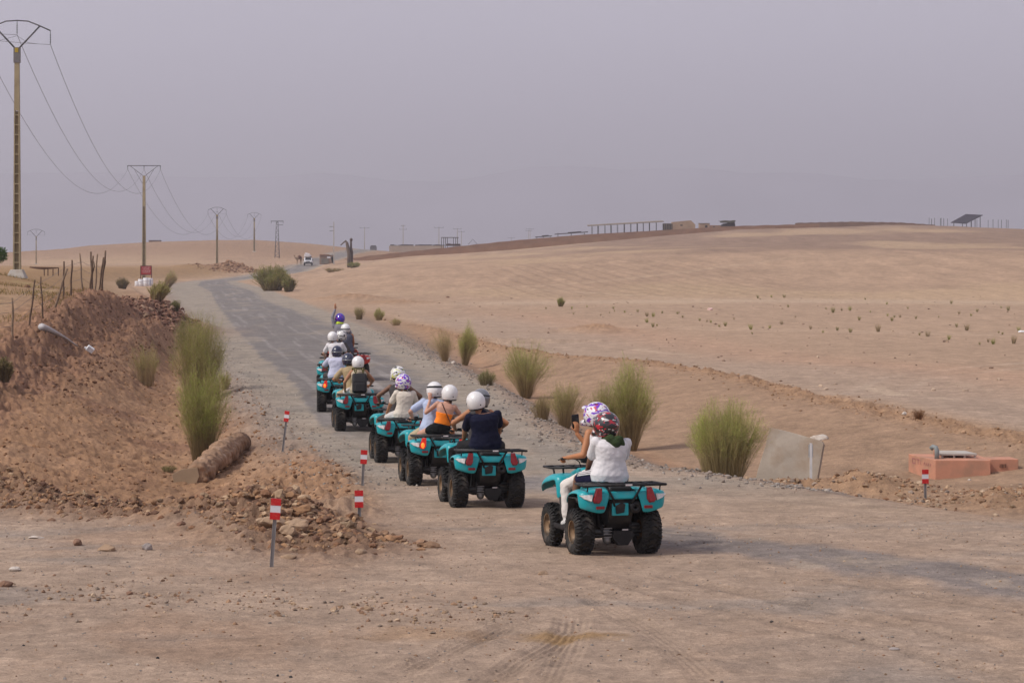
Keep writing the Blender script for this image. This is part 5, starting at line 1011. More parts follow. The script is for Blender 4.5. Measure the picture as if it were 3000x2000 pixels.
# long shelter
Yd=606; r=empty('long_shelter',((1845-1500)/F*Yd,Yd,topz(690,Yd))); tag(r,'long open shelter on posts joined to a clay building on the ridge','shelter')
xr_=lambda px:(px-1845)/F*Yd; zr_=lambda py:(690-py)/F*Yd
q=MB(); q.add([(xr_(1722),-.2,zr_(663)),(xr_(1945),-.2,zr_(650.5)),(xr_(1945),6,zr_(646)),(xr_(1722),6,zr_(659.5)),(xr_(1722),-.2,zr_(661.5)),(xr_(1945),-.2,zr_(648.5)),(xr_(1945),6,zr_(645)),(xr_(1722),6,zr_(658))],[(0,1,2,3),(7,6,5,4),(0,4,5,1),(1,5,6,2),(2,6,7,3),(3,7,4,0)]); q.build('roof',thatch,r)
for k,px in enumerate((1733,1751,1771,1789,1808,1828,1847,1866,1884,1902,1922)):
    for yy in (0,5.5):
        q=MB(); x=xr_(px+(5 if yy else 0)); zt_=zr_(np.interp(px,[1722,1945],[663,650.5]))+.02; q.box((x,yy,zt_/2-.5),(.15 if k%2 else .10,.12,zt_+1.0)); q.build('post',darkw,r)
q=MB(); q.prism([(xr_(1970),-1.4),(xr_(1970),zr_(650.5)),(xr_(2024),zr_(645.5)),(xr_(2037),zr_(658)),(xr_(2037),-.6)],1,0,5); w_=q.build('clay_building',clayl,r)
q=MB(); q.box((xr_(1996.5),-.02,zr_(660)),(.62,.06,.32)); q.build('window',darkw,w_)
q=MB(); q.box((xr_(1957),1.5,zr_(672)),((1970-1943)/F*Yd,3,3.0)); q.build('dark_bay',darkw,r); 
for px in (1946,1953,1960,1967): q=MB(); q.box((xr_(px),-.05,zr_(672)),(.14,.12,3.0)); q.build('slat',thatch,r)
def box_at(name,px0,px1,y0,y1,Yd,dep,mat,lab,cat,bev=.03,taper=1):
    o=empty(name,((px0+px1)/2/F*Yd-1500/F*Yd,Yd+dep/2,topz(y1,Yd))); w_=(px1-px0)/F*Yd; h=(y1-y0)/F*Yd; q=MB(); q.box((0,0,h/2-.4),(w_,dep,h+.8),taper=taper); q.build('body',mat,o,bevel=bev); tag(o,lab,cat); return o,w_,h
o,w_,h=box_at('clay_shed',2049,2079,655,671,606,3,clayl,'small pale clay shed between the long shelter and the dark hut','shed'); q=MB(); q.box((.4,-1.55,h*.35),(.6,.06,h*.7)); q.build('door',darkw,o); q=MB(); q.box((0,0,h+.05),(w_+.2,3.2,.12)); q.build('roof',thatch,o)
o,w_,h=box_at('clay_outbuilding',2079,2112,660,670,606,3,clay,'low brown clay outbuilding touching the dark hut','shed'); q=MB(); q.box((-.3,-1.52,h*.4),(.5,.06,.5)); q.build('window',darkw,o)
r=empty('dark_hut',((2135-1500)/F*604,604,topz(665,604))); tag(r,'dark thatched hut with a sagging roof on the ridge','hut'); k=604/F
q=MB(); q.prism([(-22*k,.2),(-17*k,9*k),(17*k,15*k),(17*k,17*k),(21*k,-.6),(-16*k,-.9)],1,0,3.5); q.build('hut_wall',M('hut_dark',(.045,.035,.032),.95,noise=.3,ns=1),r)
q=MB(); q.add([(-27*k,-.3,17*k),(-8*k,-.3,19*k),(6*k,-.3,18*k),(19*k,-.3,19.5*k),(-24*k,-.3,12*k),(-8*k,-.3,12*k),(8*k,-.3,11*k),(20*k,-.3,16*k)]+[(x*k,3.8,z*k) for x,z in ((-27,18),(-8,20),(6,19),(19,20.5))],[(4,5,1,0),(5,6,2,1),(6,7,3,2),(0,1,9,8),(1,2,10,9),(2,3,11,10)]); q.build('thatch_roof',M('hut_thatch',(.075,.07,.05),.95,noise=.4,ns=1.5),r,solid=.1)
# tilted canopy
Yd=640; k=Yd/F; r=empty('tilted_canopy',((2835-1500)/F*Yd,Yd,topz(662,Yd))); tag(r,'dark tilted panel canopy on posts at the right end of the ridge','canopy')
q=MB(); q.add([(-50*k,0,9*k),(-5*k,0,6*k),(52*k,3.5,31.5*k),(2*k,3.5,34*k),(-50*k,0,10.2*k),(-5*k,0,7.5*k),(52*k,3.5,33*k),(2*k,3.5,35.5*k)],[(0,1,2,3),(7,6,5,4),(0,4,5,1),(1,5,6,2),(2,6,7,3),(3,7,4,0)]); q.build('panel',M('panel_dark',(.035,.03,.04),.5,noise=.15,ns=1),r)
for x,y,zz in ((-40*k,.3,9*k),(-3*k,.1,7*k),(12*k,.9,13*k),(43*k,3,29*k),(28*k,3,24*k),(-15*k,.2,8*k)): q=MB(); q.box((x,y,zz/2-.4),(.16,.16,zz+.8)); q.build('post',steel,r)
for g,(xs,yb,yt) in enumerate((((2722,2731,2741,2755,2759,2768,2776),658,640),((2895,2911,2928,2934,2950,2957,2862,2848),666,644))):
    for j,px in enumerate(xs):
        X,z=on(px,642); q=MB(); h=(yb-yt)/F*642+.12*math.sin(px); q.box((0,0,h/2-.4),(.11+.03*(j%2),.11,h+.8)); q.box((0,0,h),(.16,.16,.08)); o=q.build('fence_post',galv); o.location=(X,642+(j%3)*.8,max(z,topz(yb,642))); tag(o,'bare metal post standing on the ridge %s of the tilted canopy'%('left','right')[g],'post','bare posts %s of the canopy'%('left','right')[g])
# open shelter with posts behind the wall
Yd=640; k=Yd/F; r=empty('open_shelter',((1318-1500)/F*Yd,Yd,topz(720,Yd))); tag(r,'small open post shelter with a flat roof behind the wall','shelter')
q=MB(); q.box((0,0,24*k),(50*k,4,.16)); q.build('roof',darkw,r)
for i,x in enumerate((-24,-18,-12,-7,11,17,23)): q=MB(); q.box((x*k,(i%2)*1.6-1.8,12*k-.4),(.15,.15,24*k+.8)); q.build('post',darkw,r)
q=MB(); q.box((10*k,0,2.5*k),(42*k,1.5,6*k)); q.box((-2*k,.5,4.5*k),(8*k,1,4*k)); q.build('stacked_timber',M('timber_brown',(.09,.05,.035),.9,noise=.3),r)
r=empty('tent_frame',((1385-1500)/F*680,680,topz(712,680))); tag(r,'thin pointed tent frame just right of the open shelter','frame'); q=MB(); q.tube([(-1.3,0,-.4),(0,0,1.1),(1.3,0,-.4)],.06,n=5); q.tube([(-1.3,2,-.4),(0,2,1.1),(1.3,2,-.4)],.06,n=5); q.tube([(0,0,1.1),(0,2,1.1)],.05,n=5); q.build('poles',galv,r)
# low encampment and flat roofs
o,w_,h=box_at('low_compound',1140,1300,720,730,720,6,M('plaster_pale',(.36,.29,.235),.95,noise=.1,ns=.3),'pale low walled compound on the skyline behind the wall','compound'); 
q=MB(); rg=random.Random(3)
for i in range(26): x=rg.uniform(-w_/2,w_/2); q.box((x,rg.uniform(-1,1),h+.15),(rg.uniform(.5,2.4),1.2,rg.uniform(.15,.5)))
q.build('roof_clutter',M('clutter_dark',(.06,.05,.05),.9),o)
for a,b_,y_,lb in ((1568,1617,694,'left'),(1625,1722,684,'right')):
    r=empty('flat_canopy',(((a+b_)/2-1500)/F*625,625,topz(y_+6,625))); tag(r,'low dark canopy roof showing over the wall, %s of two left of the long shelter'%lb,'canopy'); k=625/F; W_=(b_-a)*k; tl=.09
    q=MB(); q.box((0,0,7*k),(W_,3,.22),rot=(0,-.07,0)); q.box((W_*.1,0,7*k+.25),(W_*.4,2,.2),rot=(0,-.07,0)); q.build('roof',M('clutter_dark',(.06,.05,.05),.9),r)
    for x in (-.4,0,.4): q=MB(); q.box((x*W_,0,2*k),(.15,.15,11*k)); q.build('post',darkw,r)
o,w_,h=box_at('distant_hut',436,468,705,711,880,4,clay,'tiny brown hut on the far left skyline','hut'); q=MB(); q.box((0,0,h+.05),(w_*1.05,4.3,.25)); q.build('roof',darkw,o)
o,w_,h=box_at('distant_house',1084,1102,722,729,1000,4,M('far_grey',(.10,.095,.10),.9),'tiny grey house on the skyline left of the compound','house'); q=MB(); q.box((0,0,h+.2),(w_*.8,3,.5)); q.build('roof',darkw,o)
# small clay hut by the road with white board
Yd=520; o,w_,h=box_at('roadside_hut',936,974,747,772,Yd,3,M('hut_brown',(.23,.155,.115),.95,noise=.15,ns=1),'brown roadside hut beside the slim pale pole','hut'); q=MB(); q.box((-.3,-1.55,h+.05),(w_*.75,.3,.2)); q.build('roof_beam',clay,o); q=MB(); q.box((w_*.22,-1.55,h*.72),(.75,.06,.36)); q.build('white_board',whi,o)
q=MB(); q.box((-.2,-1.55,h*.3),(1.6,.08,h*.6)); q.build('stone_front',M('hut_grey',(.17,.15,.125),.95,noise=.3,ns=2),o)
# bent trunk sculpture
Yd=470; k=Yd/F; X,z=on(1021,Yd); r=empty('bent_trunk',(X,Yd,z-.3)); tag(r,'dark brown double trunk with one limb bent down like an elbow','tree trunk')
bark=M('bark_dark',(.070,.045,.038),.9,noise=.35,ns=1.5); zz=lambda py:(topz(py,Yd)-(z-.3)); xx=lambda px:(px-1021)*k
q=MB(); q.tube([(xx(1023),0,0),(xx(1023),0,zz(745)),(xx(1019),0,zz(725)),(xx(1016),0,zz(711)),(xx(1013),0,zz(706)),(xx(1006),0,zz(711)),(xx(998),0,zz(718.5))],[.42,.40,.36,.28,.20,.15,.10],n=9); q.build('limb_bent',M('bark_grey',(.115,.085,.065),.9,noise=.35,ns=1.5),r)
q=MB(); q.tube([(xx(1028),.3,0),(xx(1030),.3,zz(740)),(xx(1028),.3,zz(725)),(xx(1028),.3,zz(712)),(xx(1028),.3,zz(705))],[.36,.32,.22,.2,.2],n=9); q.ell((xx(1028.5),.3,zz(702.5)),(.30,.28,.34)); q.build('limb_upright',bark,r)
# camel-like animal left of the car
Yd=505; X,z=on(876,Yd); r=MB(); cm_=M('camel_coat',(.30,.20,.125),.95,noise=.15,ns=3)
r.rings([((-.62,0,1.45),Vector((0,1,0)),Vector((0,0,1)),.20,.24),((-.3,0,1.42),Vector((0,1,0)),Vector((0,0,1)),.30,.36),((.1,0,1.52),Vector((0,1,0)),Vector((0,0,1)),.31,.42),((.5,0,1.45),Vector((0,1,0)),Vector((0,0,1)),.27,.34),((.75,0,1.38),Vector((0,1,0)),Vector((0,0,1)),.14,.2)],n=14)
r.cap((-.6,0,1.35),(-.95,0,1.45),.17,.11); r.cap((-.95,0,1.45),(-1.05,0,2.0),.11,.09); r.cap((-1.02,0,2.02),(-1.35,0,1.95),.11,.07); r.cap((-.98,.05,2.1),(-.95,.06,2.2),.03,.02); r.cap((-.98,-.05,2.1),(-.95,-.06,2.2),.03,.02)
for x,y in ((-.45,-.16),(-.45,.16),(.5,-.16),(.5,.16)):
    kx=x+(.05 if x<0 else -.06); r.cap((x,y,1.3),(kx,y,.75),.12,.07); r.cap((kx,y,.75),(x,y,.08),.06,.045); r.ell((x-.03,y,.05),(.10,.08,.05))
r.cap((.8,0,1.4),(.9,0,.95),.04,.02)
o=r.build('camel',cm_); bake(o,.04,2); q=MB(); q.rings([((-.28,0,1.50),Vector((0,1,0)),Vector((0,0,1)),.34,.36),((.1,0,1.62),Vector((0,1,0)),Vector((0,0,1)),.36,.42),((.42,0,1.50),Vector((0,1,0)),Vector((0,0,1)),.32,.34)],n=14); q.build('saddle_blanket',M('blanket_brown',(.10,.035,.02),.9,noise=.2,ns=4),o)
o.location=(X,Yd,z-.05); o.rotation_euler=(0,0,R_(35)); tag(o,'pale camel with a dark brown blanket standing left of the oncoming car','camel')
# standing figure by the slim pole
sp=dict(pel=(0,0,.92),neck=(0,0,1.46),hoff=(0,.02,.12),hands=[(-.24,.05,.80),(.24,.05,.80)],feet=[(-.09,0,.08),(.09,0,.08)],eh=[(-1,-.5,0),(1,-.5,0)],kh=[(0,1,0),(0,1,0)],skin='dark',shirt=('long',cblack),pants=('long',cblack),helmet=dict(shape='jet',mat=blk),seed=21,vox=.03,label='dark clothed figure standing between the roadside hut and the slim pole')
X,z=on(974,512); e0=empty('tmp',(X,512,z-.15),R_(180)); bpy.context.view_layer.update()
_h=helmet; 
def helmet(par,c,rot,kind): 
    q=MB(); q.ell(Vector(c)+Vector((0,0,.0)),(.12,.13,.14)); return q.build('head_scarf',blk,par)
person(e0,sp); bpy.data.objects.remove(e0); helmet=_h
# ------------------------------------------------------------------ white 4x4
Yd=498; X,z=on(903,Yd); car=empty('white_pickup',(X,Yd,z+.02),R_(4)); tag(car,'white off road car carrying a bulky load on its roof down the far road','car')
wp=M('car_white',(.70,.71,.73),.3,noise=.03,coat=.5); gl=M('car_glass',(.02,.025,.03),.08,noise=.02)
q=MB(); q.prism([(-2.2,.45),(-2.25,.80),(-2.15,1.02),(-1.2,1.12),(-.55,1.60),(-.35,1.66),(1.9,1.68),(2.2,1.2),(2.25,.5)],0,-.80,.80); q.build('body',wp,car,bevel=.08,seg=3)
for s in (-1,1): q=MB(); q.prism([(-2.2,.5),(-2.15,.92),(-1.3,.98),(2.1,.98),(2.2,.5)],0,s*.80,s*.90); q.build('flank',wp,car,bevel=.05)
q=MB(); q.add([(-.66,-1.19,1.16),(.66,-1.19,1.16),(.56,-.64,1.57),(-.56,-.64,1.57)],[(0,1,2,3)]); q.build('windscreen',gl,car,solid=.02)
for s in (-1,1):
    q=MB(); q.prism([(-.95,1.12),(-.45,1.55),(1.7,1.55),(1.95,1.12)],0,s*.80,s*.815); q.build('side_window',gl,car)
    for y in (-1.35,1.35): q=MB(); q.lathe([(-.13,.2),(-.13,.36),(-.1,.39),(.1,.39),(.13,.36),(.13,.2)],0,c=(s*.78,y,.38),n=20); q.lathe([(-.1,0),(-.1,.2),(.11,.2),(.11,0)],0,c=(s*.79,y,.38),n=14); w_=q.build('wheel',rub_,car)
    q=MB(); q.box((s*.62,-2.21,.86),(.34,.10,.20)); q.build('headlight',lclr,car,bevel=.03); q=MB(); q.box((s*1.0,-.75,1.15),(.2,.1,.16)); q.build('mirror',blk,car,bevel=.03)
q=MB(); q.box((0,-2.24,.84),(.80,.08,.2)); q.build('grille',blk,car,bevel=.02); q=MB(); q.box((0,-2.28,.52),(1.7,.14,.24)); q.build('bumper',blk,car,bevel=.04)
q=MB(); q.box((0,.4,1.74),(1.5,2.2,.06)); q.build('roof_rack',blkm,car)
ld=MB(); ld.box((-.22,.3,2.12),(1.15,1.7,.66),rot=(0,R_(-4),R_(3))); ld.box((-.3,.1,2.52),(.7,1.2,.26),rot=(0,R_(6),0)); ld.ell((.42,.2,1.98),(.3,.6,.22)); o=ld.build('roof_load',M('load_white',(.66,.63,.62),.8,noise=.1,ns=2,bump=.03,bs=3),bevel=.12,seg=3); o.location=car.location; o.rotation_euler=car.rotation_euler; tag(o,'bulky white wrapped load tied on the car roof','bundle')
# ------------------------------------------------------------------ shrubs
folm=Mcol('foliage_mat',rough=.8,amp=.18,scales=(2.5,),bump=0,tr=.45)
GREEN=np.array((.40,.395,.115)); DGREEN=np.array((.25,.27,.085)); TAN=np.array((.46,.33,.19)); STRAW=np.array((.58,.45,.25)); BRIGHT=np.array((.42,.47,.12)); OLIVE=np.array((.38,.34,.14))
def ribbons(P0,P1,P2,w,C0,C1):
    """curved tapered blades: arrays n x 3"""
    n=len(P0); d=P2-P0; r=rng.normal(size=(n,3)); s=np.cross(d,r); s/=np.linalg.norm(s,axis=1)[:,None]+1e-9
    w=w[:,None]; V=np.stack([P0-s*w,P0+s*w,P1+s*w*.85,P1-s*w*.85,P2+s*w*.45,P2-s*w*.45],1)
    base=np.arange(n)[:,None]*6; Fc=np.concatenate([base+np.array([[0,1,2,3]]),base+np.array([[3,2,4,5]])],0)
    Cm=(C0+C1)/2; C=np.stack([C0,C0,Cm,Cm,C1,C1],1); return V.reshape(-1,3),Fc,C.reshape(-1,3)
def broom(name,px,py,wpx,hpx,lab,cols=(TAN,GREEN,DGREEN),n=700,tw=9,lean=0,Yd=None,green_from=.35,fan=.5,cat='shrub',group='broom like roadside shrubs',wr=.0013,basew=.42):
    p=hit(px,py) if Yd is None else at(px,Yd); W=wpx/F*p.y/2; Hh=hpx/F*p.y
    r=empty(name,p); tag(r,lab,cat,group)
    a=rng.random(n)*2*np.pi; q=np.sqrt(rng.random(n)); r0=W*basew*q; top=q*W*(.8+.25*rng.random(n))
    lob=1+.22*np.sin(a*3+rng.random()*6)+.12*np.sin(a*5+rng.random()*6); hz=Hh*(1-.34*q**3)*(.60+.48*rng.random(n)**.8)*(.9+.14*np.sin(a*2+px)); hz=np.minimum(hz*1.1,Hh*1.14); top=top*lob*.9
    cs=np.stack([np.cos(a),np.sin(a)*.9],1); P0=np.concatenate([cs*r0[:,None],np.full((n,1),-.05)],1)
    P2=np.concatenate([cs*top[:,None]+np.array([[lean*Hh,0]]),hz[:,None]],1)
    P1=P0*.5+P2*.5; P1[:,:2]=P0[:,:2]+(P2[:,:2]-P0[:,:2])*(.5-.18*fan); P1[:,2]=hz*.55
    P1+=rng.normal(size=P1.shape)*W*.03; jit=(.75+.5*rng.random((n,1)))
    V,Fc,C=ribbons(P0,P1,P2,np.full(n,wr*1.6)+rng.random(n)*wr,np.tile(cols[0]*.8,(n,1))*jit,np.tile(cols[0]*.6+cols[1]*.4,(n,1))*jit)
    fastmesh('stems',V,Fc,folm,C,smooth=False).parent=r
    m=n*tw; id_=rng.integers(0,n,m); t=green_from+(1.04-green_from)*rng.random(m)**.62; A=P0[id_]; B=P1[id_]; Cc=P2[id_]; t_=t[:,None]
    pt=(1-t_)**2*A+2*t_*(1-t_)*B+t_**2*Cc
    dirn=(Cc-B); dirn/=np.linalg.norm(dirn,axis=1)[:,None]; dirn=dirn*.5+rng.normal(size=(m,3))*.62; dirn[:,2]=np.abs(dirn[:,2])*1.0+.25; dirn/=np.linalg.norm(dirn,axis=1)[:,None]
    L=Hh*(.035+.11*rng.random(m)**1.6); e=pt+dirn*L[:,None]; md=(pt+e)/2+rng.normal(size=(m,3))*L[:,None]*.06
    cl=fbm(pt[:,0]*2.2/W+px,pt[:,1]*2.2/W+pt[:,2]*2.0/Hh,2,int(px)%50); mixv=np.clip(.5+cl*1.6,0,1)[:,None]
    kp=(cl+.35*rng.random(m))>-.22; pt,e,md,col_m,t=pt[kp],e[kp],md[kp],mixv[kp],t[kp]; m=len(pt); mixv=col_m
    col=(cols[1]*mixv+cols[2]*(1-mixv)); g=np.clip((t-green_from)/(1-green_from)*1.7,0,1)[:,None]; col=cols[0]*(1-g)+col*g; dd=(rng.random((m,1))<.22); col=np.where(dd,STRAW*.75,col); col=col*(.7+.6*rng.random((m,1)))
    V,Fc,C=ribbons(pt,md,e,np.full(m,wr)+rng.random(m)*wr*.9,col,col*1.05)
    fastmesh('foliage',V,Fc,folm,C,smooth=False).parent=r
    return r
GB=(TAN,GREEN,DGREEN)
broom('broom_shrub',592,1348,185,250,'lowest bright green shrub of the tall column, just above the broken chunk',(TAN*.8,BRIGHT*.9,GREEN*.7),900,12,0,None,.25,basew=.3)
broom('broom_shrub',584,1175,200,225,'dense green shrub in the middle of the tall column beside the road',(TAN*.75,GREEN*.9,GREEN*.6),1000,12,0,None,.2,basew=.35)
broom('broom_shrub',566,1045,150,112,'dark green shrub at the top of the tall column, below the stone heap',(TAN*.7,GREEN*.75,DGREEN*.9),800,11,0,None,.1)
broom('broom_shrub',428,1130,105,110,'thin pale shrub left of the tall green column in the ditch',(TAN,OLIVE,GREEN*.8),420,7,0,None,.4)
broom('broom_shrub',630,1175,60,70,'small shrub on the road side of the tall green column',(TAN*.8,OLIVE,GREEN*.7),300,6)
broom('broom_shrub',660,1140,1+40,50,'little tuft at the road edge right of the tall column',(TAN*.8,GREEN,DGREEN),200,6)
broom('broom_shrub',800,852,118,66,'rounded dense green bush at the inside of the road bend',(TAN*.7,GREEN*.85,DGREEN*.85),900,13,0,None,.0,.5,wr=.012)
broom('broom_shrub',845,855,50,44,'darker right half of the bush at the road bend',(TAN*.6,GREEN*.65,DGREEN*.8),400,12,0,None,.0,wr=.012)
broom('broom_shrub',462,878,75,46,'mixed green shrub below the red sign',(TAN,GREEN*.9,OLIVE),420,9,.2,None,.1,wr=.007)
broom('broom_shrub',488,845,44,50,'pale loose shrub right of the red sign',(TAN,STRAW*.8,GREEN),300,7,.3,None,.2,wr=.008)
broom('broom_shrub',515,918,34,26,'small dark green bush at the top end of the ditch',(TAN*.5,DGREEN,DGREEN*.7),300,9,wr=.005)
broom('broom_shrub',358,846,46,30,'grey brown bush on the bank left of the red sign',(TAN*.5,OLIVE*.6,TAN*.45),350,9,wr=.008)
broom('broom_shrub',1304,1058,90,88,'dry tan shrub with few leaves beside the bright green one',(TAN*1.05,OLIVE,STRAW*.7),380,7,-.1,None,.45,basew=.12)
broom('broom_shrub',1362,1070,72,108,'bright green upright shrub right of the dry one, near the road',(TAN,BRIGHT,GREEN*.8),520,14,.1,None,.25,basew=.2)
broom('broom_shrub',1540,1166,168,148,'round green topped shrub standing beyond the navy shirted passenger',(TAN,BRIGHT*.9,OLIVE),800,11,0,None,.45,basew=.13)
broom('broom_shrub',1425,1128,78,42,'low dark green bush on the road verge',(TAN*.5,DGREEN,DGREEN*.8),400,9,0,None,.0,.7)
broom('broom_shrub',1655,1250,130,118,'sparse olive shrub left of the purple and white helmet',(TAN,OLIVE,GREEN*.8),560,8,0,None,.45,basew=.2)
broom('broom_shrub',1588,1228,80,66,'thin brownish shrub in the ditch, left of the sparse olive one',(TAN*.9,OLIVE*.9,TAN*.7),380,6)
broom('broom_shrub',1845,1320,190,235,'tall green topped shrub directly behind the nearest riders',(TAN,BRIGHT*.85,OLIVE),1000,12,-.02,None,.42,basew=.2)
broom('broom_shrub',1765,1300,100,160,'slender shrub behind the phone of the nearest driver',(TAN,OLIVE,GREEN*.8),450,7,0,None,.4)
broom('broom_shrub',2118,1390,240,190,'wide feathery pale green shrub touching the tilted slab',(STRAW*.85,BRIGHT,OLIVE*1.1),1700,12,0,None,.30,.4,basew=.5)
broom('broom_shrub',1052,935,40,34,'small olive tuft by the road ahead of the guide',(TAN*.8,OLIVE,OLIVE*.8),260,7,wr=.0025)
broom('broom_shrub',1110,938,42,32,'small bright green tuft right of the olive one',(TAN,BRIGHT,GREEN*.8),280,9,wr=.0025)
broom('broom_shrub',1160,953,44,20,'low pale green tuft, third beside the road',(TAN,GREEN,OLIVE),200,7,wr=.0025)
broom('broom_shrub',1643,898,26,24,'bright green weed alone in the field beyond the road',(TAN*.7,BRIGHT*.9,GREEN*.8),160,7,wr=.010)
broom('broom_shrub',1038,758,46,16,'green bush at the foot of the bent trunk',(TAN*.7,BRIGHT*.8,DGREEN),300,10,0,460,.0,wr=.02)
broom('broom_shrub',975,797,70,12,'yellowish weeds beside the far road',(TAN*.9,np.array((.20,.17,.05)),OLIVE),220,8,0,None,.0,wr=.012,group=None)
broom('broom_shrub',10,1120,70,60,'reddish dry bush on the bank at the left edge',(TAN*.5,OLIVE*.6,TAN*.5),350,7,wr=.006)
broom('broom_shrub',492,1382,60,18,'low dark green weed left of the broken chunk',(TAN*.6,DGREEN,DGREEN*.8),180,7,0,None,.0,.8)
broom('dry_twigs',2692,1228,54,28,'tangle of dry orange brown twigs on the berm',(np.array((.27,.13,.06)),np.array((.25,.12,.055)),TAN*.7),200,4,0,None,.2,.9,'dry twigs',None)
# field tufts
ft=[]
for i in range(4):
    n=70; a=rng.random(n)*6.28; q=rng.random(n); P0=np.stack([np.cos(a)*.05,np.sin(a)*.05,np.full(n,-.03)],1); P2=np.stack([np.cos(a)*(.06+.18*q),np.sin(a)*(.06+.18*q),.12+.28*rng.random(n)],1); P1=(P0+P2)/2+np.array([[0,0,.05]])
    c=np.tile((GREEN,OLIVE,OLIVE,STRAW*.7)[i],(n,1))*(.6+.7*rng.random((n,1))); V,Fc,C=ribbons(P0,P1,P2,np.full(n,.006),c*.8,c); me=fastmesh('field_tuft',V,Fc,folm,C,smooth=False); ft.append(me)
TU=[(1675,905,9),(1680,920,7),(1797,905,8),(1786,917,6),(1830,916,7),(1868,914,10),(1800,912,6),(1895,927,14),(1914,928,16),(1940,918,9),(1985,920,10),(1990,917,6),(1895,945,15),(1913,958,12),(2050,940,11),(2071,943,9),(2083,945,9),(2107,958,7),(2125,955,14),(2150,936,8),(2200,966,15),(2204,979,9),(2220,873,9),(2227,878,7),(2260,871,9),(2298,872,13),(2309,900,9),(2290,950,11),(2255,962,12),(2420,906,7),(2440,916,16),(2466,910,9),(2490,910,14),(2535,878,8),(2517,938,15),(2375,964,13),(2411,975,8),(2453,968,13),(2491,974,16),(2573,972,24),(2598,892,9),(2620,930,9),(2613,940,12),(2637,930,9),(2600,926,10),(2683,934,9),(2694,982,9),(2718,986,16),(2780,995,14),(2775,1002,9),(2787,890,9),(2810,920,11),(2845,926,9),(2863,914,10),(2803,958,13),(2832,968,20),(2933,903,8),(2954,910,14),(2870,1010,8),(2895,1002,12),(2910,1008,16),(2926,976,8),(2937,980,8),(2970,1006,26),(2985,970,14),(1925,1016-60,8),(2000,930,7),(2330,930,6),(2550,915,6),(2660,905,7),(2750,930,6),(1760,925,6),(1720,900,6),(1600,905,6)]
for i,(px,py,hp_) in enumerate(TU):
    p=hit(px,py); o=ft[i%4] if i<4 else ft[i%4].copy()
    if i>=4: COL.objects.link(o)
    s_=hp_/F*p.y/.36*(.8+.35*random.random()); o.location=p; o.scale=(s_,s_,s_); o.rotation_euler=(0,0,i*1.7); tag(o,'small green tuft of weed scattered on the bare field','tuft','weed tufts on the field')
# tree at the left edge
X=(-12-1500)/F*150; z=topz(800,150); r=empty('small_tree',(X,150,z)); tag(r,'leafy dark green tree crown cut by the left edge','tree'); q=MB(); q.tube([(0,0,-.2),(.05,0,.5),(0,.05,1.1)],[.09,.07,.04],n=7)
for a in range(5): q.tube([(0,0,.45),(.35*math.cos(a*1.26),.35*math.sin(a*1.26),.95)],[.04,.02],n=5)
q.build('trunk',wood,r); n=2600; d=rng.normal(size=(n,3)); d/=np.linalg.norm(d,axis=1)[:,None]; rad=(.45+.3*rng.random(n))*(1+.25*fbm(d[:,0]*2,d[:,1]*2+d[:,2]*2,2,4)); P0=d*rad[:,None]*np.array([[.95,.95,.75]])+np.array([[0,0,1.15]]); e=P0+rng.normal(size=(n,3))*.06; c=np.tile((.07,.13,.03),(n,1))*(.5+1.1*rng.random((n,1))); V,Fc,C=ribbons(P0,(P0+e)/2,e,np.full(n,.022),c,c*1.1); fastmesh('crown',V,Fc,folm,C,smooth=False).parent=r
# dry grass on the left bank top
def cover(name,n,fx,h,cols,lab,cat):
    X,Y=fx(n); Z=H(X,Y); P0=np.stack([X,Y,Z-.02],1); d=rng.normal(size=(n,3))*.35; d[:,2]=1; hh=h*(.4+.8*rng.random(n)); P2=P0+d*hh[:,None]; P1=(P0+P2)/2+rng.normal(size=(n,3))*.01
    k=rng.integers(0,len(cols),n); c=np.array(cols)[k]*(.6+.7*rng.random((n,1))); V,Fc,C=ribbons(P0,P1,P2,np.full(n,.009),c*.85,c); o=fastmesh(name,V,Fc,folm,C,smooth=False); tag(o,lab,cat,kind='stuff')
def bankarea(n):
    Y=60+75*rng.random(n*3); X=lin(Y,K1,1)-.3-9*rng.random(n*3)**1.3; m=fbm(X*.35,Y*.14,3,77)>.02; return X[m][:n],Y[m][:n]
def cover2(n0,*a):
    X,Y=bankarea(n0); cover(a[0],len(X),lambda n:(X,Y),*a[1:])
cover2(9000,'dry_grass',.16,[(.30,.20,.07),(.20,.17,.06),(.33,.22,.10)],'patches of dry yellow grass on the left bank top','grass')
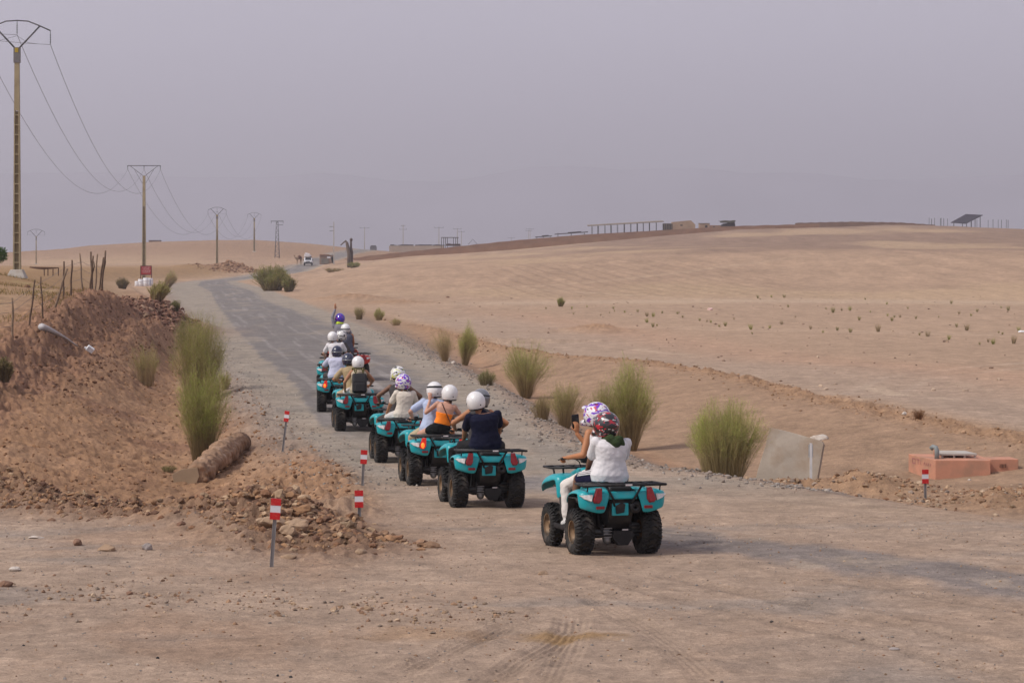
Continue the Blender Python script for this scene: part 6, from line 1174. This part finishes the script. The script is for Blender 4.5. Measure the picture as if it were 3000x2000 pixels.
# ------------------------------------------------------------------ loose stones
def stones(name,X,Y,S,cols,lab,sub=1,sink=.3,flat=.65):
    import bmesh
    bases=[]
    for k in range(6):
        bm=bmesh.new(); bmesh.ops.create_icosphere(bm,subdivisions=sub,radius=1); v=np.array([q.co[:] for q in bm.verts]); f=np.array([[l.index for l in t.verts] for t in bm.faces]); bm.free()
        rg=np.random.default_rng(k+5); 
        for _ in range(6):
            nn=rg.normal(size=3); nn/=np.linalg.norm(nn); t=v@nn; v=v-np.outer(np.maximum(t-rg.uniform(.45,.8),0),nn)
        v=v*(1+.18*rg.normal(size=(len(v),1))); bases.append((v,f))
    n=len(X); Z=H(X,Y); VV=[];FF=[];CC=[]; off=0; cols=np.array(cols)
    for k in range(6):
        idx=np.arange(k,n,6); m=len(idx)
        if not m: continue
        v,f=bases[k]; a=rng.random(m)*6.28; c,s_=np.cos(a),np.sin(a); st=S[idx][:,None]*rng.uniform(.7,1.3,(m,3))*np.array([[1,1,flat]])
        w_=v[None]*st[:,None,:]; x=w_[...,0]*c[:,None]-w_[...,1]*s_[:,None]; y=w_[...,0]*s_[:,None]+w_[...,1]*c[:,None]
        Vk=np.stack([x+X[idx][:,None],y+Y[idx][:,None],w_[...,2]+(Z[idx]+S[idx]*flat*(.5-sink))[:,None]],-1)
        VV.append(Vk.reshape(-1,3)); FF.append((f[None]+(off+np.arange(m)*len(v))[:,None,None]).reshape(-1,3)); off+=m*len(v)
        cc=cols[rng.integers(0,len(cols),m)]*(.65+.6*rng.random((m,1))); CC.append(np.repeat(cc,len(v),0))
    o=fastmesh(name,np.concatenate(VV),np.concatenate(FF),MATS['stone_col'],np.concatenate(CC),smooth=False,n=3); tag(o,lab,'stones',kind='stuff'); return o
Mcol('stone_col',rough=.95,amp=.15,scales=(8,30),bump=.008,bs=30)
SC=[(.34,.235,.15),(.29,.18,.112),(.23,.14,.09),(.38,.28,.195),(.27,.21,.165)]; SO=[(.28,.16,.088),(.22,.118,.068),(.32,.195,.11),(.16,.09,.06)]; SG=[(.27,.235,.205),(.20,.18,.165),(.34,.30,.26),(.28,.22,.175)]
def psize(n,a,b,p=2.6): return a+(b-a)*rng.random(n)**p
def along(P,n,sd,yk=1.0):
    L=np.array([math.hypot(b[0]-a[0],b[1]-a[1]) for a,b in zip(P[:-1],P[1:])]); i=rng.choice(len(L),n,p=L/L.sum()); t=rng.random(n); P_=np.array([p[:2] for p in P]); q=P_[i]*(1-t[:,None])+P_[i+1]*t[:,None]+rng.normal(size=(n,2))*np.array([[sd,sd*yk]]); return q[:,0],q[:,1]
X,Y=along(BERM,11000,.48,1.1); stones('berm_rubble',X,Y,psize(11000,.006,.075,4.2),SC[:3]+SO+SO,'loose rubble stones covering the low berm at left',sink=.5)
X,Y=along([(-4.2,33.3),(-3.3,32.4),(-2.6,31.6),(-2.0,30.8),(-1.8,29.8)],260,.36,1.0); stones('berm_boulders',X,Y,psize(260,.03,.13,2.6),SC[:3]+SO[:2],'jumble of bigger broken rocks around the nearest marker post',2,sink=.5)
n=9000; Y=19.5+15*rng.random(n); X=(-.23+.46*rng.random(n))*Y; m=(fbm(X*.6,Y*1.1,3,12)>-.05)|(rng.random(n)<.25); X,Y=X[m],Y[m]; stones('yard_gravel',X,Y,psize(len(X),.004,.022,4),SC+SG,'small stones strewn over the dusty yard')
n=1500; X=-5.2+5.4*rng.random(n); Y=25.0-.28*(X+4.6)+.35*np.sin(X*1.3)+rng.normal(size=n)*.75; mk=fbm(X*1.1,Y*.9,3,91)>-.12; X,Y=X[mk],Y[mk]; n=len(X); stones('pebble_strip',X,Y,psize(n,.005,.036,3.6),SC,'strip of pebbles and clods across the yard')
n=7000; Y=36+60*rng.random(n)**1.4; X=lin(Y,KL,1)-6.5*rng.random(n)-.1; stones('ditch_clods',X,Y,psize(n,.010,.060,3.6),[(.285,.158,.085),(.25,.138,.075),(.31,.18,.10),(.21,.115,.066)],'orange brown clods and stones in the ditch')
n=3200; Y=40+75*rng.random(n)**1.3; X=lin(Y,KL,1)+rng.normal(size=n)*.7-.3; stones('shoulder_gravel_left',X,Y,psize(n,.01,.04,3),SG,'grey gravel spilling off the left road shoulder')
n=4200; Y=40+85*rng.random(n)**1.3; X=lin(Y,KR,1)+.35+rng.normal(size=n)*.55; stones('shoulder_gravel_right',X,Y,psize(n,.012,.06,3),SG+[(.22,.18,.15)],'grey gravel and stones on the right road shoulder')
n=3000; Y=40+75*rng.random(n); X=lin(Y,K7,1)+rng.normal(size=n)*.55; stones('berm_clods',X,Y,psize(n,.01,.06,3.4),[(.30,.18,.10),(.26,.155,.09),(.33,.21,.13)],'clods along the dirt berm beyond the ditch')
for bx,by,sx_,sy_ in ((6.7,44.2,1.1,1.5),(5.0,45,1.0,.9),(8.6,40.6,1.3,1.8),(7.7,42,1.6,1.2)):
    n=420; X=bx+rng.normal(size=n)*sx_*.7; Y=by+rng.normal(size=n)*sy_*.7; stones('verge_clods',X,Y,psize(n,.012,.07,3),SC+SO[:2],'clods on the dirt mounds at the right verge')
n=1500; X=-17.3+rng.normal(size=n)*1.4; Y=116+rng.normal(size=n)*6; mk=X<lin(Y,KL,1)-.7-.8*rng.random(n); X,Y=X[mk],Y[mk]; n=len(X); stones('stone_heap',X,Y,psize(n,.05,.20,2),[(.21,.11,.075),(.27,.16,.11),(.15,.08,.055),(.30,.2,.14)],'heap of broken reddish stones between the bank and the road')
n=3600; Y=60+70*rng.random(n); X=lin(Y,K1,1)+rng.random(n)*(lin(Y,K2,1)-lin(Y,K1,1)+1.0); stones('bank_clods',X,Y,psize(n,.015,.08,3.4),[(.19,.10,.062),(.22,.12,.072),(.16,.085,.052)],'dark clods on the face of the brown bank')
n=900; X=-51.5+rng.normal(size=n)*3.2; Y=438+rng.normal(size=n)*6; stones('far_heap_clods',X,Y,psize(n,.08,.4,2.5),[(.26,.15,.09),(.33,.2,.12)],'clods on the dirt heap beside the far road')
n=2500; Y=22+40*rng.random(n)**1.2; X=lin(Y,KL,1)+(lin(Y,KR,1)-lin(Y,KL,1))*rng.random(n); stones('road_gravel',X,Y,psize(n,.004,.016,3),SG+SC,'fine loose gravel on the road')
n=500; Y=70+150*rng.random(n); X=(-.06+.30*rng.random(n))*Y; m=X>lin(Y,K7,1); X,Y=X[m],Y[m]; stones('field_stones',X,Y,psize(len(X),.03,.12,3),[(.25,.17,.12),(.40,.30,.22)],'scattered stones over the field')
